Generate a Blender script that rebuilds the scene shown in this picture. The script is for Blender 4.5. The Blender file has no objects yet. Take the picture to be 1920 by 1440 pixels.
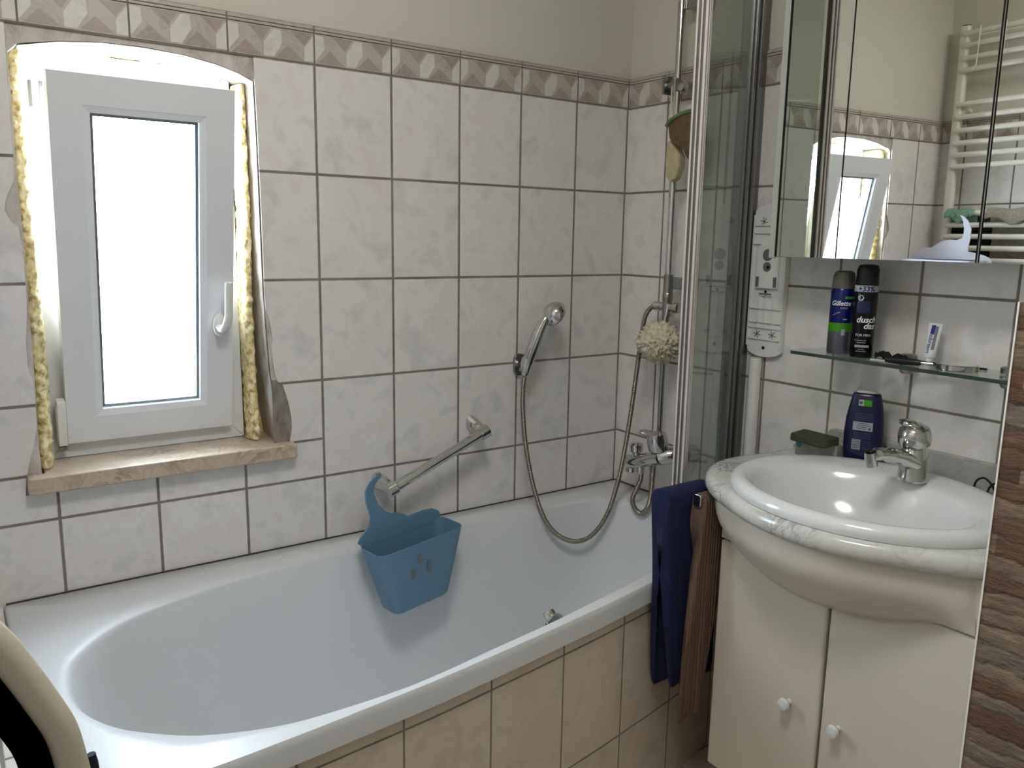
import bpy, bmesh, math, random
from mathutils import Vector, Matrix, noise, Euler
random.seed(7)
PI = math.pi
SC = bpy.context.scene
COL = SC.collection

# ------------------------------------------------------------------ camera
cam_d = bpy.data.cameras.new('camera'); cam = bpy.data.objects.new('camera', cam_d); COL.objects.link(cam)
YAW, PIT, ROL = 0.6127134, -0.1774492, 0.0167398
fwd = Vector((math.sin(YAW)*math.cos(PIT), math.cos(YAW)*math.cos(PIT), math.sin(PIT)))
r0 = Vector((math.cos(YAW), -math.sin(YAW), 0)); u0 = r0.cross(fwd)
rgt = r0*math.cos(ROL)+u0*math.sin(ROL); up = -r0*math.sin(ROL)+u0*math.cos(ROL)
m = Matrix((rgt, up, -fwd)).transposed().to_4x4(); m.translation = Vector((-1.771326, -1.918348, 1.348554))
cam.matrix_world = m
cam_d.sensor_width = 36; cam_d.lens = 36*1518.43/1920; cam_d.clip_start = 0.01
SC.camera = cam

# ------------------------------------------------------------------ light
EXPOSURE = 1.18
world = bpy.data.worlds.new('world'); SC.world = world; world.use_nodes = True
bg = world.node_tree.nodes['Background']; bg.inputs[0].default_value = (0.80, 0.90, 1.0, 1); bg.inputs[1].default_value = 17.0
def light(name, kind, loc, energy, color, size=None, rot=(0, 0, 0), **kw):
    l = bpy.data.lights.new(name, kind); l.energy = energy; l.color = color
    if size is not None:
        if kind == 'AREA':
            l.shape = 'RECTANGLE'; l.size = size[0]; l.size_y = size[1]
        elif kind == 'POINT': l.shadow_soft_size = size
    for k, v in kw.items(): setattr(l, k, v)
    o = bpy.data.objects.new(name, l); COL.objects.link(o); o.location = loc; o.rotation_euler = rot
    return o
# daylight portal in the window opening (guides the sky's light, gives none itself)
pl = light('window_portal', 'AREA', (-1.39, 0.36, 1.28), 1, (1, 1, 1), (0.50, 0.94), (-PI/2, 0, 0)); pl.data.cycles.is_portal = True
SC.view_settings.view_transform = 'Standard'; SC.view_settings.look = 'None'
SC.view_settings.exposure = EXPOSURE; SC.view_settings.gamma = 1; SC.view_settings.use_curve_mapping = False
SC.cycles.use_denoising = True
SC.cycles.max_bounces = 14; SC.cycles.diffuse_bounces = 8; SC.cycles.glossy_bounces = 6; SC.cycles.transparent_max_bounces = 16
SC.cycles.caustics_reflective = True; SC.cycles.sample_clamp_indirect = 8

# ------------------------------------------------------------------ materials
MATS = {}
def lin(c):
    f = lambda v: v/12.92 if v <= .04045 else ((v+.055)/1.055)**2.4
    return tuple(f(v) for v in c[:3])+(1,)
class NB:
    def __init__(s, name):
        s.m = bpy.data.materials.new(name); s.m.use_nodes = True; s.t = s.m.node_tree; s.N = s.t.nodes
        s.b = s.N['Principled BSDF']; s.out = s.N['Material Output']
    def n(s, t, **k):
        x = s.N.new(t)
        for a, v in k.items(): setattr(x, a, v)
        return x
    def l(s, a, b): s.t.links.new(a, b)
    def math(s, op, a, b=None, c=None):
        x = s.n('ShaderNodeMath', operation=op)
        for i, v in enumerate((a, b, c)):
            if v is None: continue
            if isinstance(v, (int, float)): x.inputs[i].default_value = v
            else: s.l(v, x.inputs[i])
        return x.outputs[0]
    def mix(s, fac, a, b, mode='MIX'):
        x = s.n('ShaderNodeMix', data_type='RGBA', blend_type=mode)
        for i, v in ((0, fac), (6, a), (7, b)):
            if isinstance(v, (int, float)): x.inputs[i].default_value = v
            elif isinstance(v, tuple): x.inputs[i].default_value = v
            else: s.l(v, x.inputs[i])
        return x.outputs[2]
    def noise(s, scale, detail=3, vec=None, rough=.5, dist=0):
        x = s.n('ShaderNodeTexNoise'); x.inputs['Scale'].default_value = scale; x.inputs['Detail'].default_value = detail
        x.inputs['Roughness'].default_value = rough; x.inputs['Distortion'].default_value = dist
        if vec is not None: s.l(vec, x.inputs['Vector'])
        return x.outputs[0]
    def ramp(s, fac, stops, interp='LINEAR'):
        x = s.n('ShaderNodeValToRGB'); x.color_ramp.interpolation = interp
        e = x.color_ramp.elements
        while len(e) < len(stops): e.new(.5)
        for i, (p, c) in enumerate(stops): e[i].position = p; e[i].color = c if len(c) == 4 else tuple(c)+(1,)
        s.l(fac, x.inputs[0]); return x.outputs[0]
    def coord(s, scale=None):
        tc = s.n('ShaderNodeTexCoord'); o = tc.outputs['Object']
        if scale:
            mp = s.n('ShaderNodeMapping'); mp.inputs['Scale'].default_value = scale; s.l(o, mp.inputs[0]); o = mp.outputs[0]
        return o
    def bump(s, h, strength=.3, dist=.002):
        x = s.n('ShaderNodeBump'); x.inputs['Strength'].default_value = strength; x.inputs['Distance'].default_value = dist
        s.l(h, x.inputs['Height']); s.l(x.outputs[0], s.b.inputs['Normal']); return x
    def set(s, **k):
        for a, v in k.items(): s.b.inputs[a.replace('_', ' ')].default_value = v
def simple(name, col, rough=.5, metal=0, bump=None, var=0, vscale=20, spec=None, coat=0, trans=0, sheen=0):
    if name in MATS: return MATS[name]
    b = NB(name); c = lin(col); b.set(Base_Color=c, Roughness=rough, Metallic=metal)
    if spec is not None: b.b.inputs['Specular IOR Level'].default_value = spec
    if coat: b.b.inputs['Coat Weight'].default_value = coat; b.b.inputs['Coat Roughness'].default_value = .08
    if sheen: b.b.inputs['Sheen Weight'].default_value = sheen
    if var:
        v = b.coord(); nz = b.noise(vscale, 4, v)
        d = tuple(x*(1-var) for x in c[:3])+(1,)
        b.l(b.ramp(nz, [(.3, d), (.7, c)]), b.b.inputs['Base Color'])
    if bump:
        v = b.coord(); b.bump(b.noise(bump[0], 5, v), bump[1], bump[2] if len(bump) > 2 else .002)
    MATS[name] = b.m; return b.m

GROUT = lin((.52, .49, .46))
def tile_mat(name, ax, off, pitch, zoff=1.242, zp=.2512, base=(.875, .865, .855), gw=.0042, second=1, extra=None, dark=None):
    """ax: coordinate index of the horizontal joints' axis; second: index of the other axis"""
    b = NB(name); v = b.coord(); sp = b.n('ShaderNodeSeparateXYZ'); b.l(v, sp.inputs[0])
    def lines(o, off, pitch):
        f = b.math('DIVIDE', b.math('SUBTRACT', o, off), pitch); fr = b.math('FRACT', f)
        d = b.math('MULTIPLY', b.math('MINIMUM', fr, b.math('SUBTRACT', 1, fr)), pitch); return d, b.math('FLOOR', f)
    d1, i1 = lines(sp.outputs[ax], off, pitch); d2, i2 = lines(sp.outputs[second], zoff, zp)
    d = b.math('MINIMUM', d1, d2)
    if extra is not None:      # extra joint at a given height between two x positions
        for (z, lo, hi) in extra:
            dz = b.math('ABSOLUTE', b.math('SUBTRACT', sp.outputs[second], z))
            ins = b.math('MULTIPLY', b.math('GREATER_THAN', sp.outputs[ax], lo), b.math('LESS_THAN', sp.outputs[ax], hi))
            dz = b.math('ADD', dz, b.math('MULTIPLY', b.math('SUBTRACT', 1, ins), 5)); d = b.math('MINIMUM', d, dz)
    jit = b.math('MULTIPLY', b.math('SUBTRACT', b.noise(60, 2, v), .5), .0016); d = b.math('ADD', d, jit)
    mr = b.n('ShaderNodeMapRange'); mr.inputs[1].default_value = gw*.55; mr.inputs[2].default_value = gw*1.0; b.l(d, mr.inputs[0])
    mask = mr.outputs[0]
    wn = b.n('ShaderNodeTexWhiteNoise', noise_dimensions='2D'); cb = b.n('ShaderNodeCombineXYZ'); b.l(i1, cb.inputs[0]); b.l(i2, cb.inputs[1]); b.l(cb.outputs[0], wn.inputs[0])
    vv = b.n('ShaderNodeVectorMath', operation='ADD'); b.l(v, vv.inputs[0])
    sc = b.n('ShaderNodeVectorMath', operation='SCALE'); b.l(wn.outputs['Color'], sc.inputs[0]); sc.inputs['Scale'].default_value = 7; b.l(sc.outputs[0], vv.inputs[1])
    cloud = b.noise(13, 4, vv.outputs[0], .55, .3)
    c0 = lin(base); c1 = lin(tuple(x*.93 for x in base)); c2 = lin((base[0]*.985, base[1]*.968, base[2]*.965))
    col = b.ramp(cloud, [(.33, c1), (.48, c0), (.62, c2), (.75, c1)])
    tint = b.math('MULTIPLY_ADD', wn.outputs['Value'], .05, .96)
    col = b.mix(1.0, col, b.n('ShaderNodeCombineColor').outputs[0], 'MIX') if False else col
    hs = b.n('ShaderNodeHueSaturation'); b.l(col, hs.inputs['Color']); b.l(tint, hs.inputs['Value']); col = hs.outputs[0]
    gn = b.ramp(b.noise(9, 4, v), [(.35, lin((.45, .42, .39))), (.6, GROUT)])
    b.l(b.mix(mask, gn, col), b.b.inputs['Base Color'])
    b.l(b.math('MULTIPLY_ADD', mask, -.50, .85), b.b.inputs['Roughness'])
    h = b.math('ADD', mask, b.math('MULTIPLY', b.noise(18, 2, vv.outputs[0]), .15)); b.bump(h, .25, .001)
    return b.m
M_TA = tile_mat('tile_back', 0, -.0073, .2, second=2, extra=[(.839, -1.10, -1.006), (.841, -1.80, -1.62)])
M_TB = tile_mat('tile_right', 1, .0376, .2, second=2)
M_TD = tile_mat('tile_left', 1, -.1, .2, second=2)
M_TP = tile_mat('tile_bath_panel', 0, -.1145, .2, zoff=.4945, zp=.275, second=2, base=(.82, .78, .72), gw=.0028)
M_TL = tile_mat('tile_ledge', 0, -1.76, .33, zoff=.0105, zp=.2, second=1, base=(.86, .85, .84))
M_TF = tile_mat('tile_floor', 0, 0, .3, zoff=0, zp=.3, second=1, base=(.72, .68, .62))
M_PAINT = simple('wall_paint', (.80, .785, .74), .85, bump=(60, .12))
M_CEIL = simple('ceiling_paint', (.88, .87, .84), .9)
M_WHITE = simple('white_plastic', (.88, .88, .87), .32, coat=.3)
M_PVC = simple('window_pvc', (.86, .87, .885), .3)
M_ENAMEL = simple('bath_enamel', (.83, .84, .85), .36)
M_CERAM = simple('basin_ceramic', (.85, .86, .86), .16, coat=.3)
M_CHROME = simple('chrome', (.80, .80, .79), .09, 1)
M_CHROMEB = simple('chrome_satin', (.62, .62, .60), .28, 1)
def hose_mat():
    b = NB('metal_hose'); b.set(Base_Color=lin((.60, .57, .53)), Metallic=1.0, Roughness=.3); return b.m
M_HOSE = hose_mat()
M_ALU = simple('aluminium_white', (.83, .80, .79), .35, .35)
M_ALUD = simple('aluminium_grey', (.50, .50, .49), .3, .7)
M_DARK = simple('dark_rubber', (.10, .10, .10), .6)
M_BLACK = simple('black_plastic', (.03, .03, .035), .4)
M_CAB = simple('cabinet_lacquer', (.81, .785, .735), .28, bump=(260, .06, .001), coat=.2)
M_PALE = simple('mirror_frame_pale', (.72, .73, .70), .5)
M_TRIM = simple('tile_trim_white', (.90, .89, .87), .35)
M_HOLE = simple('gap_black', (.012, .012, .012), .8)
M_RAD = simple('radiator_enamel', (.87, .86, .82), .3, coat=.2)
def glass(name, tint, refl=.5, rough=.02, alpha_tint=1):
    b = NB(name); b.N.remove(b.b)
    tr = b.n('ShaderNodeBsdfTransparent'); tr.inputs[0].default_value = tint
    gl = b.n('ShaderNodeBsdfGlossy'); gl.inputs['Roughness'].default_value = rough; gl.inputs[0].default_value = (.9, .9, .9, 1)
    fr = b.n('ShaderNodeFresnel'); fr.inputs[0].default_value = 1.5
    mx = b.n('ShaderNodeMixShader'); ge = b.n('ShaderNodeNewGeometry'); b.l(b.math('MULTIPLY', b.math('MULTIPLY', fr.outputs[0], refl), b.math('SUBTRACT', 1, ge.outputs['Backfacing'])), mx.inputs[0]); b.l(tr.outputs[0], mx.inputs[1]); b.l(gl.outputs[0], mx.inputs[2])
    b.l(mx.outputs[0], b.out.inputs[0]); return b.m
M_GLASS = glass('window_glass', (.93, .95, .96, 1), .6)
M_SCREEN = glass('screen_glass', lin((.918, .928, .92)), .9)
M_SHELF = glass('shelf_glass', lin((.93, .95, .94)), .9)
M_SHEDGE = simple('glass_edge', (.20, .25, .22), .2)
def mirror_mat(name, dust):
    b = NB(name); b.set(Base_Color=(.84, .85, .82, 1), Metallic=1.0, Roughness=.0)
    if dust:
        b2 = b.n('ShaderNodeBsdfGlossy'); b2.inputs['Roughness'].default_value = .28; b2.inputs[0].default_value = (.85, .86, .84, 1)
        v = b.coord((1, 1, .25)); f = b.ramp(b.noise(14, 5, v), [(.3, (.30, .30, .30)), (.7, (.46, .46, .46))])
        mx = b.n('ShaderNodeMixShader'); b.l(f, mx.inputs[0]); b.l(b.b.outputs[0], mx.inputs[1]); b.l(b2.outputs[0], mx.inputs[2]); b.l(mx.outputs[0], b.out.inputs[0])
    return b.m
M_MIR = mirror_mat('mirror_silver', 0); M_MIRD = mirror_mat('mirror_dusty', 1)
def marble_mat(name, base, vein, scale=7, amt=.5, rough=.15):
    b = NB(name); v = b.coord(); n1 = b.noise(scale, 8, v, .62, 1.2)
    veins = b.ramp(n1, [(.40, lin(base)), (.495, lin(vein)), (.52, lin(base)), (.60, lin(tuple((x*.6+y*.4) for x, y in zip(base, vein))))])
    n2 = b.noise(scale*.6, 5, v); f = b.ramp(n2, [(.35, (0, 0, 0)), (.7, (amt, amt, amt))])
    b.l(b.mix(f, lin(base), veins), b.b.inputs['Base Color']); b.set(Roughness=rough); return b.m
M_MARBLE = marble_mat('grey_veined_marble', (.80, .80, .78), (.52, .52, .52), 14, .95)
M_MARBLEG = marble_mat('grey_marble', (.66, .66, .64), (.48, .48, .47), 8, .8, .25)
M_SILL = marble_mat('beige_sill_marble', (.76, .70, .63), (.50, .41, .33), 11, .95, .3)
def foam_mat():
    b = NB('expanding_foam'); v = b.coord(); n = b.noise(70, 4, v)
    b.l(b.ramp(n, [(.35, lin((.70, .62, .42))), (.5, lin((.90, .84, .64))), (.7, lin((.95, .92, .80)))]), b.b.inputs['Base Color']); b.set(Roughness=.8)
    b.b.inputs['Subsurface Weight'].default_value = 0; b.bump(n, .6, .004); return b.m
M_FOAM = foam_mat()
def plaster_mat(name, a, c, d, s=28):
    b = NB(name); v = b.coord((1, 1, .6)); n = b.noise(s, 6, v, .65)
    b.l(b.ramp(n, [(.34, lin(d)), (.45, lin(c)), (.6, lin(a))]), b.b.inputs['Base Color']); b.set(Roughness=.92)
    b.bump(b.noise(90, 5, v), .5, .003); return b.m
M_PLASTER = plaster_mat('rough_plaster', (.80, .78, .76), (.73, .70, .67), (.60, .56, .52), 16)
M_MORTAR = plaster_mat('grey_mortar', (.56, .53, .50), (.50, .47, .44), (.42, .39, .36), 40)
def stone_mat():
    b = NB('split_face_stone'); v = b.coord(); sp = b.n('ShaderNodeSeparateXYZ'); b.l(v, sp.inputs[0])
    wob = b.math('MULTIPLY', b.math('SUBTRACT', b.noise(14, 6, v, .6), .5), .040)
    z = b.math('ADD', sp.outputs[2], wob); zz = b.math('ADD', z, b.math('MULTIPLY', b.noise(1.0, 0, b.coord((0, 0, 25))), .02))
    row = b.math('FLOOR', b.math('DIVIDE', zz, .026))
    y = b.math('ADD', sp.outputs[1], b.math('MULTIPLY', b.math('SINE', b.math('MULTIPLY', row, 12.9)), .17))
    cel = b.math('FLOOR', b.math('DIVIDE', y, .19))
    wn = b.n('ShaderNodeTexWhiteNoise', noise_dimensions='2D'); cb = b.n('ShaderNodeCombineXYZ'); b.l(row, cb.inputs[0]); b.l(cel, cb.inputs[1]); b.l(cb.outputs[0], wn.inputs[0])
    col = b.ramp(wn.outputs['Value'], [(0, lin((.44, .33, .26))), (.22, lin((.54, .48, .42))), (.42, lin((.58, .53, .47))), (.58, lin((.47, .37, .30))), (.74, lin((.54, .50, .46))), (.88, lin((.38, .29, .23)))], 'CONSTANT')
    fine = b.noise(22, 7, b.coord((1, 1, 3.5)), .65)
    col = b.mix(.55, col, b.ramp(fine, [(.3, lin((.22, .17, .14))), (.52, lin((.55, .47, .40))), (.72, lin((.80, .75, .68)))]), 'OVERLAY')
    fr = b.math('FRACT', b.math('DIVIDE', zz, .026)); edge = b.math('MINIMUM', fr, b.math('SUBTRACT', 1, fr))
    e2 = b.ramp(edge, [(0, (.35, .35, .35)), (.10, (1, 1, 1))]); col = b.mix(.45, col, e2, 'MULTIPLY')
    b.l(col, b.b.inputs['Base Color']); b.set(Roughness=.75)
    b.bump(b.math('ADD', b.math('MULTIPLY', wn.outputs['Value'], .6), b.math('ADD', b.math('MULTIPLY', fine, .8), b.math('MINIMUM', edge, .2))), .9, .012); return b.m
M_STONE = stone_mat()
def cloth_mat(name, col, rib=None, s=240):
    b = NB(name); v = b.coord(); c = lin(col)
    n = b.noise(s, 3, v); b.l(b.ramp(n, [(.3, tuple(x*.65 for x in c[:3])+(1,)), (.7, c)]), b.b.inputs['Base Color']); b.set(Roughness=.95)
    b.b.inputs['Sheen Weight'].default_value = .03
    if rib:
        w = b.n('ShaderNodeTexWave', bands_direction=rib); w.inputs['Scale'].default_value = 38; w.inputs['Distortion'].default_value = 1.5; b.l(v, w.inputs[0])
        b.bump(w.outputs[0], .9, .004)
    else: b.bump(n, .7, .003)
    return b.m
M_BLUE = cloth_mat('navy_terry', (.03, .085, .27)); M_BROWN = cloth_mat('brown_ribbed', (.44, .34, .285), 'X')
M_GREEN = cloth_mat('sea_green_cloth', (.50, .66, .57), None, 120); M_GREYT = cloth_mat('grey_beige_terry', (.60, .57, .52), None, 150)
M_BLACKT = cloth_mat('black_terry', (.06, .06, .065))

# ------------------------------------------------------------------ mesh helpers
def box(bm, x0, x1, y0, y1, z0, z1, mi=0, M=None):
    vs = [bm.verts.new((x, y, z)) for x in (x0, x1) for y in (y0, y1) for z in (z0, z1)]
    if M is not None:
        for v in vs: v.co = M @ v.co
    for f in ((0, 1, 3, 2), (4, 6, 7, 5), (0, 4, 5, 1), (2, 3, 7, 6), (0, 2, 6, 4), (1, 5, 7, 3)):
        fc = bm.faces.new([vs[i] for i in f]); fc.material_index = mi
    return vs
def loft(bm, rings, closed=True, cap0=True, cap1=True, mi=0):
    R = [[bm.verts.new(p) for p in r] for r in rings]; n = len(R[0])
    for a, b_ in zip(R, R[1:]):
        for i in range(n if closed else n-1):
            j = (i+1) % n; f = bm.faces.new((a[i], a[j], b_[j], b_[i])); f.material_index = mi
    if cap0 and closed: bm.faces.new(R[0][::-1]).material_index = mi
    if cap1 and closed: bm.faces.new(R[-1]).material_index = mi
    return R
def smooth_path(pts, n=8):
    pts = [Vector(p) for p in pts]; P = [pts[0]*2-pts[1]]+pts+[pts[-1]*2-pts[-2]]; out = []
    for i in range(1, len(P)-2):
        a, b_, c, d = P[i-1:i+3]
        for k in range(n):
            t = k/n; out.append(.5*((2*b_)+(c-a)*t+(2*a-5*b_+4*c-d)*t*t+(3*b_-3*c+d-a)*t**3))
    out.append(pts[-1]); return out
def tube(bm, pts, r, seg=12, mi=0, cap=True, flat=None):
    pts = [Vector(p) for p in pts]; n = len(pts); rr = r if isinstance(r, (list, tuple)) else [r]*n
    T = [(pts[min(i+1, n-1)]-pts[max(i-1, 0)]).normalized() for i in range(n)]
    ref = Vector((0, 0, 1)) if abs(T[0].z) < .9 else Vector((0, 1, 0))
    N = (ref-T[0]*ref.dot(T[0])).normalized(); rings = []
    for i in range(n):
        N = (N-T[i]*N.dot(T[i])).normalized(); B = T[i].cross(N)
        fl = flat or (1, 1)
        rings.append([pts[i]+(N*math.cos(2*PI*k/seg)*fl[0]+B*math.sin(2*PI*k/seg)*fl[1])*rr[i] for k in range(seg)])
    loft(bm, rings, True, cap, cap, mi)
def lathe(bm, prof, c, axis=(0, 0, 1), seg=32, mi=0, caps=True):
    ax = Vector(axis).normalized(); ref = Vector((0, 0, 1)) if abs(ax.z) < .9 else Vector((1, 0, 0))
    N = (ref-ax*ref.dot(ax)).normalized(); B = ax.cross(N); c = Vector(c)
    loft(bm, [[c+ax*h+(N*math.cos(2*PI*k/seg)+B*math.sin(2*PI*k/seg))*max(r, 1e-5) for k in range(seg)] for r, h in prof], True, caps, caps, mi)
def prism(bm, poly, d, mi=0, off=(0, 0, 0)):
    """poly: 3D points of a planar outline, extruded by vector d"""
    o = Vector(off); a = [bm.verts.new(Vector(p)+o) for p in poly]; b_ = [bm.verts.new(Vector(p)+o+Vector(d)) for p in poly]; n = len(a)
    fs = [bm.faces.new(a[::-1]), bm.faces.new(b_)]
    for i in range(n): fs.append(bm.faces.new((a[i], a[(i+1) % n], b_[(i+1) % n], b_[i])))
    for f in fs: f.material_index = mi
def holed(bm, outer, holes, y0, y1, mi=0, axis='y'):
    """slab in the xz plane with holes, between y0 and y1"""
    def mk(y, flip):
        es = []; loops = []
        for lp in [outer]+holes:
            vs = [bm.verts.new((p[0], y, p[1])) for p in lp]; loops.append(vs)
            es += [bm.edges.new((vs[i], vs[(i+1) % len(vs)])) for i in range(len(vs))]
        r = bmesh.ops.triangle_fill(bm, use_beauty=True, edges=es); 
        for f in r['geom']:
            if isinstance(f, bmesh.types.BMFace): f.material_index = mi
        return loops
    a = mk(y0, 0); b_ = mk(y1, 1)
    for A, B in zip(a, b_):
        for i in range(len(A)):
            j = (i+1) % len(A); bm.faces.new((A[i], A[j], B[j], B[i])).material_index = mi
def BM(): return bmesh.new()
def split(o):
    """every separate piece of the mesh becomes a part of its own"""
    bm = BM(); bm.from_mesh(o.data); bm.verts.ensure_lookup_table(); seen = set(); groups = []
    for v in bm.verts:
        if v.index in seen: continue
        st = [v]; g = set()
        while st:
            w = st.pop()
            if w.index in g: continue
            g.add(w.index); st += [e.other_vert(w) for e in w.link_edges]
        seen |= g; groups.append(g)
    outs = []
    for g in groups:
        b2 = bm.copy(); b2.verts.ensure_lookup_table()
        bmesh.ops.delete(b2, geom=[v for v in b2.verts if v.index not in g], context='VERTS')
        me = bpy.data.meshes.new(o.name); b2.to_mesh(me); b2.free()
        for mm in o.data.materials: me.materials.append(mm)
        n = o.copy(); n.data = me; COL.objects.link(n); outs.append(n)
    nm = o.name; bm.free(); bpy.data.objects.remove(o)
    outs[0].name = nm
    return outs
WM = {}
def obj(name, bm, mat, parent=None, label=None, smooth=True, bevel=0, ang=38, sub=0, solid=0, seg=2):
    bmesh.ops.recalc_face_normals(bm, faces=bm.faces[:])
    me = bpy.data.meshes.new(name); 
    root = parent
    while root is not None and root.name not in WM and root.parent: root = root.parent
    if root is not None and root.name in WM: bmesh.ops.transform(bm, matrix=WM[root.name].inverted(), verts=bm.verts[:])
    bm.to_mesh(me); bm.free()
    for mm in (mat if isinstance(mat, (list, tuple)) else [mat]): me.materials.append(mm)
    if smooth and len(me.polygons):
        me.shade_smooth(); me.set_sharp_from_angle(angle=math.radians(ang))
    o = bpy.data.objects.new(name, me); COL.objects.link(o)
    if parent is not None: o.parent = parent
    if label: o['label'] = label
    if solid:
        s = o.modifiers.new('solid', 'SOLIDIFY'); s.thickness = solid; s.offset = 0
    if sub:
        s = o.modifiers.new('sub', 'SUBSURF'); s.levels = sub; s.render_levels = sub
    if bevel:
        b_ = o.modifiers.new('bevel', 'BEVEL'); b_.width = bevel; b_.segments = seg; b_.limit_method = 'ANGLE'; b_.angle_limit = math.radians(40); b_.harden_normals = True
    return o
def thing(name, label, cat, loc=(0, 0, 0), rot=(0, 0, 0), group=None):
    o = bpy.data.objects.new(name, None); COL.objects.link(o); o.location = loc; o.rotation_euler = rot
    o.empty_display_size = .05; o['label'] = label; o['category'] = cat
    if group: o['group'] = group
    WM[o.name] = Matrix.Translation(loc) @ Euler(rot).to_matrix().to_4x4(); return o
def tag(o, label, cat, group=None):
    o['label'] = label; o['category'] = cat
    if group: o['group'] = group
    return o
def struct(o, label=None):
    o['kind'] = 'structure'
    if label: o['label'] = label
    return o
def text(name, s, size, mat, parent, fn, shear=0, bold=0, depth=.0002, label=None, align='LEFT'):
    """flat lettering turned into a thin mesh; fn maps (x, y, h) to a world point"""
    cu = bpy.data.curves.new('t', 'FONT'); cu.body = s; cu.size = size; cu.shear = shear; cu.offset = bold; cu.align_x = align; cu.resolution_u = 3
    t = bpy.data.objects.new('t', cu); COL.objects.link(t); dg = bpy.context.evaluated_depsgraph_get()
    me = bpy.data.meshes.new_from_object(t.evaluated_get(dg)); bm = BM(); bm.from_mesh(me)
    bpy.data.objects.remove(t); bpy.data.curves.remove(cu); bpy.data.meshes.remove(me)
    for k in range(2): bmesh.ops.subdivide_edges(bm, edges=[e for e in bm.edges if e.calc_length() > size*.25], cuts=1)
    bmesh.ops.triangulate(bm, faces=bm.faces[:])
    for v in bm.verts: v.co = Vector(fn(v.co.x, v.co.y, depth))
    return obj(name, bm, mat, parent, label=label, smooth=False)
def cyl_map(cx, cy, r, z0, a0):
    return lambda x, y, h: (cx+(r+h)*math.cos(a0+x/r), cy+(r+h)*math.sin(a0+x/r), z0+y)
def cyl_patch(bm, cx, cy, r, a0, a1, z0, z1, h=.0002, n=14, mi=0, zf=None):
    R = []
    for k in range(n+1):
        a = a0+(a1-a0)*k/n
        R.append([(cx+(r+h)*math.cos(a), cy+(r+h)*math.sin(a), z0 if zf is None else zf(k/n)[0]), (cx+(r+h)*math.cos(a), cy+(r+h)*math.sin(a), z1 if zf is None else zf(k/n)[1])])
    loft(bm, R, False, mi=mi)
def rrect(w, h, r, n=5):
    out = []
    for cx, cy, a in ((w/2-r, h/2-r, 0), (-w/2+r, h/2-r, PI/2), (-w/2+r, -h/2+r, PI), (w/2-r, -h/2+r, 3*PI/2)):
        for k in range(n+1): out.append((cx+r*math.cos(a+PI/2*k/n), cy+r*math.sin(a+PI/2*k/n)))
    return out

# ================================================================== SETTING
XD, YE, ZC = -1.97, -2.75, 2.42
bm = BM(); box(bm, XD-.2, .3, YE-.2, .35, -.1, 0); struct(obj('floor', bm, M_TF, smooth=False))
bm = BM(); box(bm, XD-.2, .3, YE-.2, .35, ZC, ZC+.1); struct(obj('ceiling', bm, M_CEIL, smooth=False))
# back wall with the raw window opening
plaster_hole = [(-1.632, .806), (-1.634, .90), (-1.630, 1.10), (-1.629, 1.30), (-1.630, 1.50), (-1.628, 1.690), (-1.61, 1.708), (-1.54, 1.722), (-1.46, 1.731), (-1.38, 1.733), (-1.30, 1.728), (-1.23, 1.718), (-1.18, 1.703),
                (-1.150, 1.690), (-1.147, 1.55), (-1.146, 1.40), (-1.146, 1.22), (-1.142, 1.12), (-1.137, 1.02), (-1.128, .93), (-1.120, .87), (-1.110, .806)]
tile_hole = [(-1.666, .800), (-1.662, .834), (-1.655, .868), (-1.642, .912), (-1.635, .945), (-1.634, .991), (-1.635, 1.047), (-1.642, 1.07), (-1.641, 1.125), (-1.635, 1.18), (-1.633, 1.212), (-1.632, 1.298), (-1.636, 1.356), (-1.648, 1.366), (-1.657, 1.387), (-1.654, 1.407), (-1.643, 1.432), (-1.636, 1.448), (-1.634, 1.496),
             (-1.633, 1.60), (-1.630, 1.7435), (-1.40, 1.7435), (-1.151, 1.7435), (-1.148, 1.60), (-1.146, 1.397), (-1.1455, 1.26), (-1.145, 1.175), (-1.138, 1.155), (-1.133, 1.13), (-1.130, 1.10), (-1.133, 1.08), (-1.128, 1.02), (-1.123, .998), (-1.108, .985), (-1.096, .94), (-1.090, .905), (-1.089, .875), (-1.094, .85), (-1.10, .800)]
bm = BM(); holed(bm, [(XD-.2, 0), (.3, 0), (.3, ZC), (XD-.2, ZC)], [plaster_hole], .008, .35)
WA = struct(obj('wall_back', bm, [M_PAINT], smooth=False))
# bare plaster strip + mortar around the opening (skin on the wall where tiles broke off)
bm = BM(); o2 = [(-1.70, .80), (-1.70, 1.7435), (-1.08, 1.7435), (-1.08, .80)]
holed(bm, o2, [[(x+(.0 if x > -1.4 else 0), z) for x, z in plaster_hole]], .0055, .0079)
obj('bare_plaster', bm, M_PLASTER, WA, 'rough bare plaster around the window opening', smooth=False)
bm = BM()
lp = plaster_hole; L0 = []
# rough reveal lining on the right and over the top, lumpy
path = [p for p in plaster_hole if p[0] > -1.62]
for (x, z) in path:
    L0.append((x, z))
R = []
for k in range(0, 22):
    y = .006+(.33*k/21)**1.0
    row = []
    for i, (x, z) in enumerate(L0):
        d = noise.noise(Vector((x*30, y*40, z*30)))*.003+.002
        side = 1 if x > -1.2 else 0
        row.append(Vector((x-d*side-.0005, y, z-(d+.0005)*(1-side) if z > 1.6 else z)))
    R.append(row)
loft(bm, R, False); obj('reveal_plaster', bm, M_PLASTER, WA, 'rough white reveal of the window opening')
bm = BM()
box(bm, -1.135, -1.085, .0035, .0053, .806, 1.0)
obj('mortar_patch', bm, M_MORTAR, WA, 'grey mortar where a tile broke off beside the sill', smooth=False)
bm = BM(); holed(bm, [(XD, 0.0), (0, 0.0), (0, 1.744), (XD, 1.744)], [tile_hole], 0, .0034)
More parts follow.
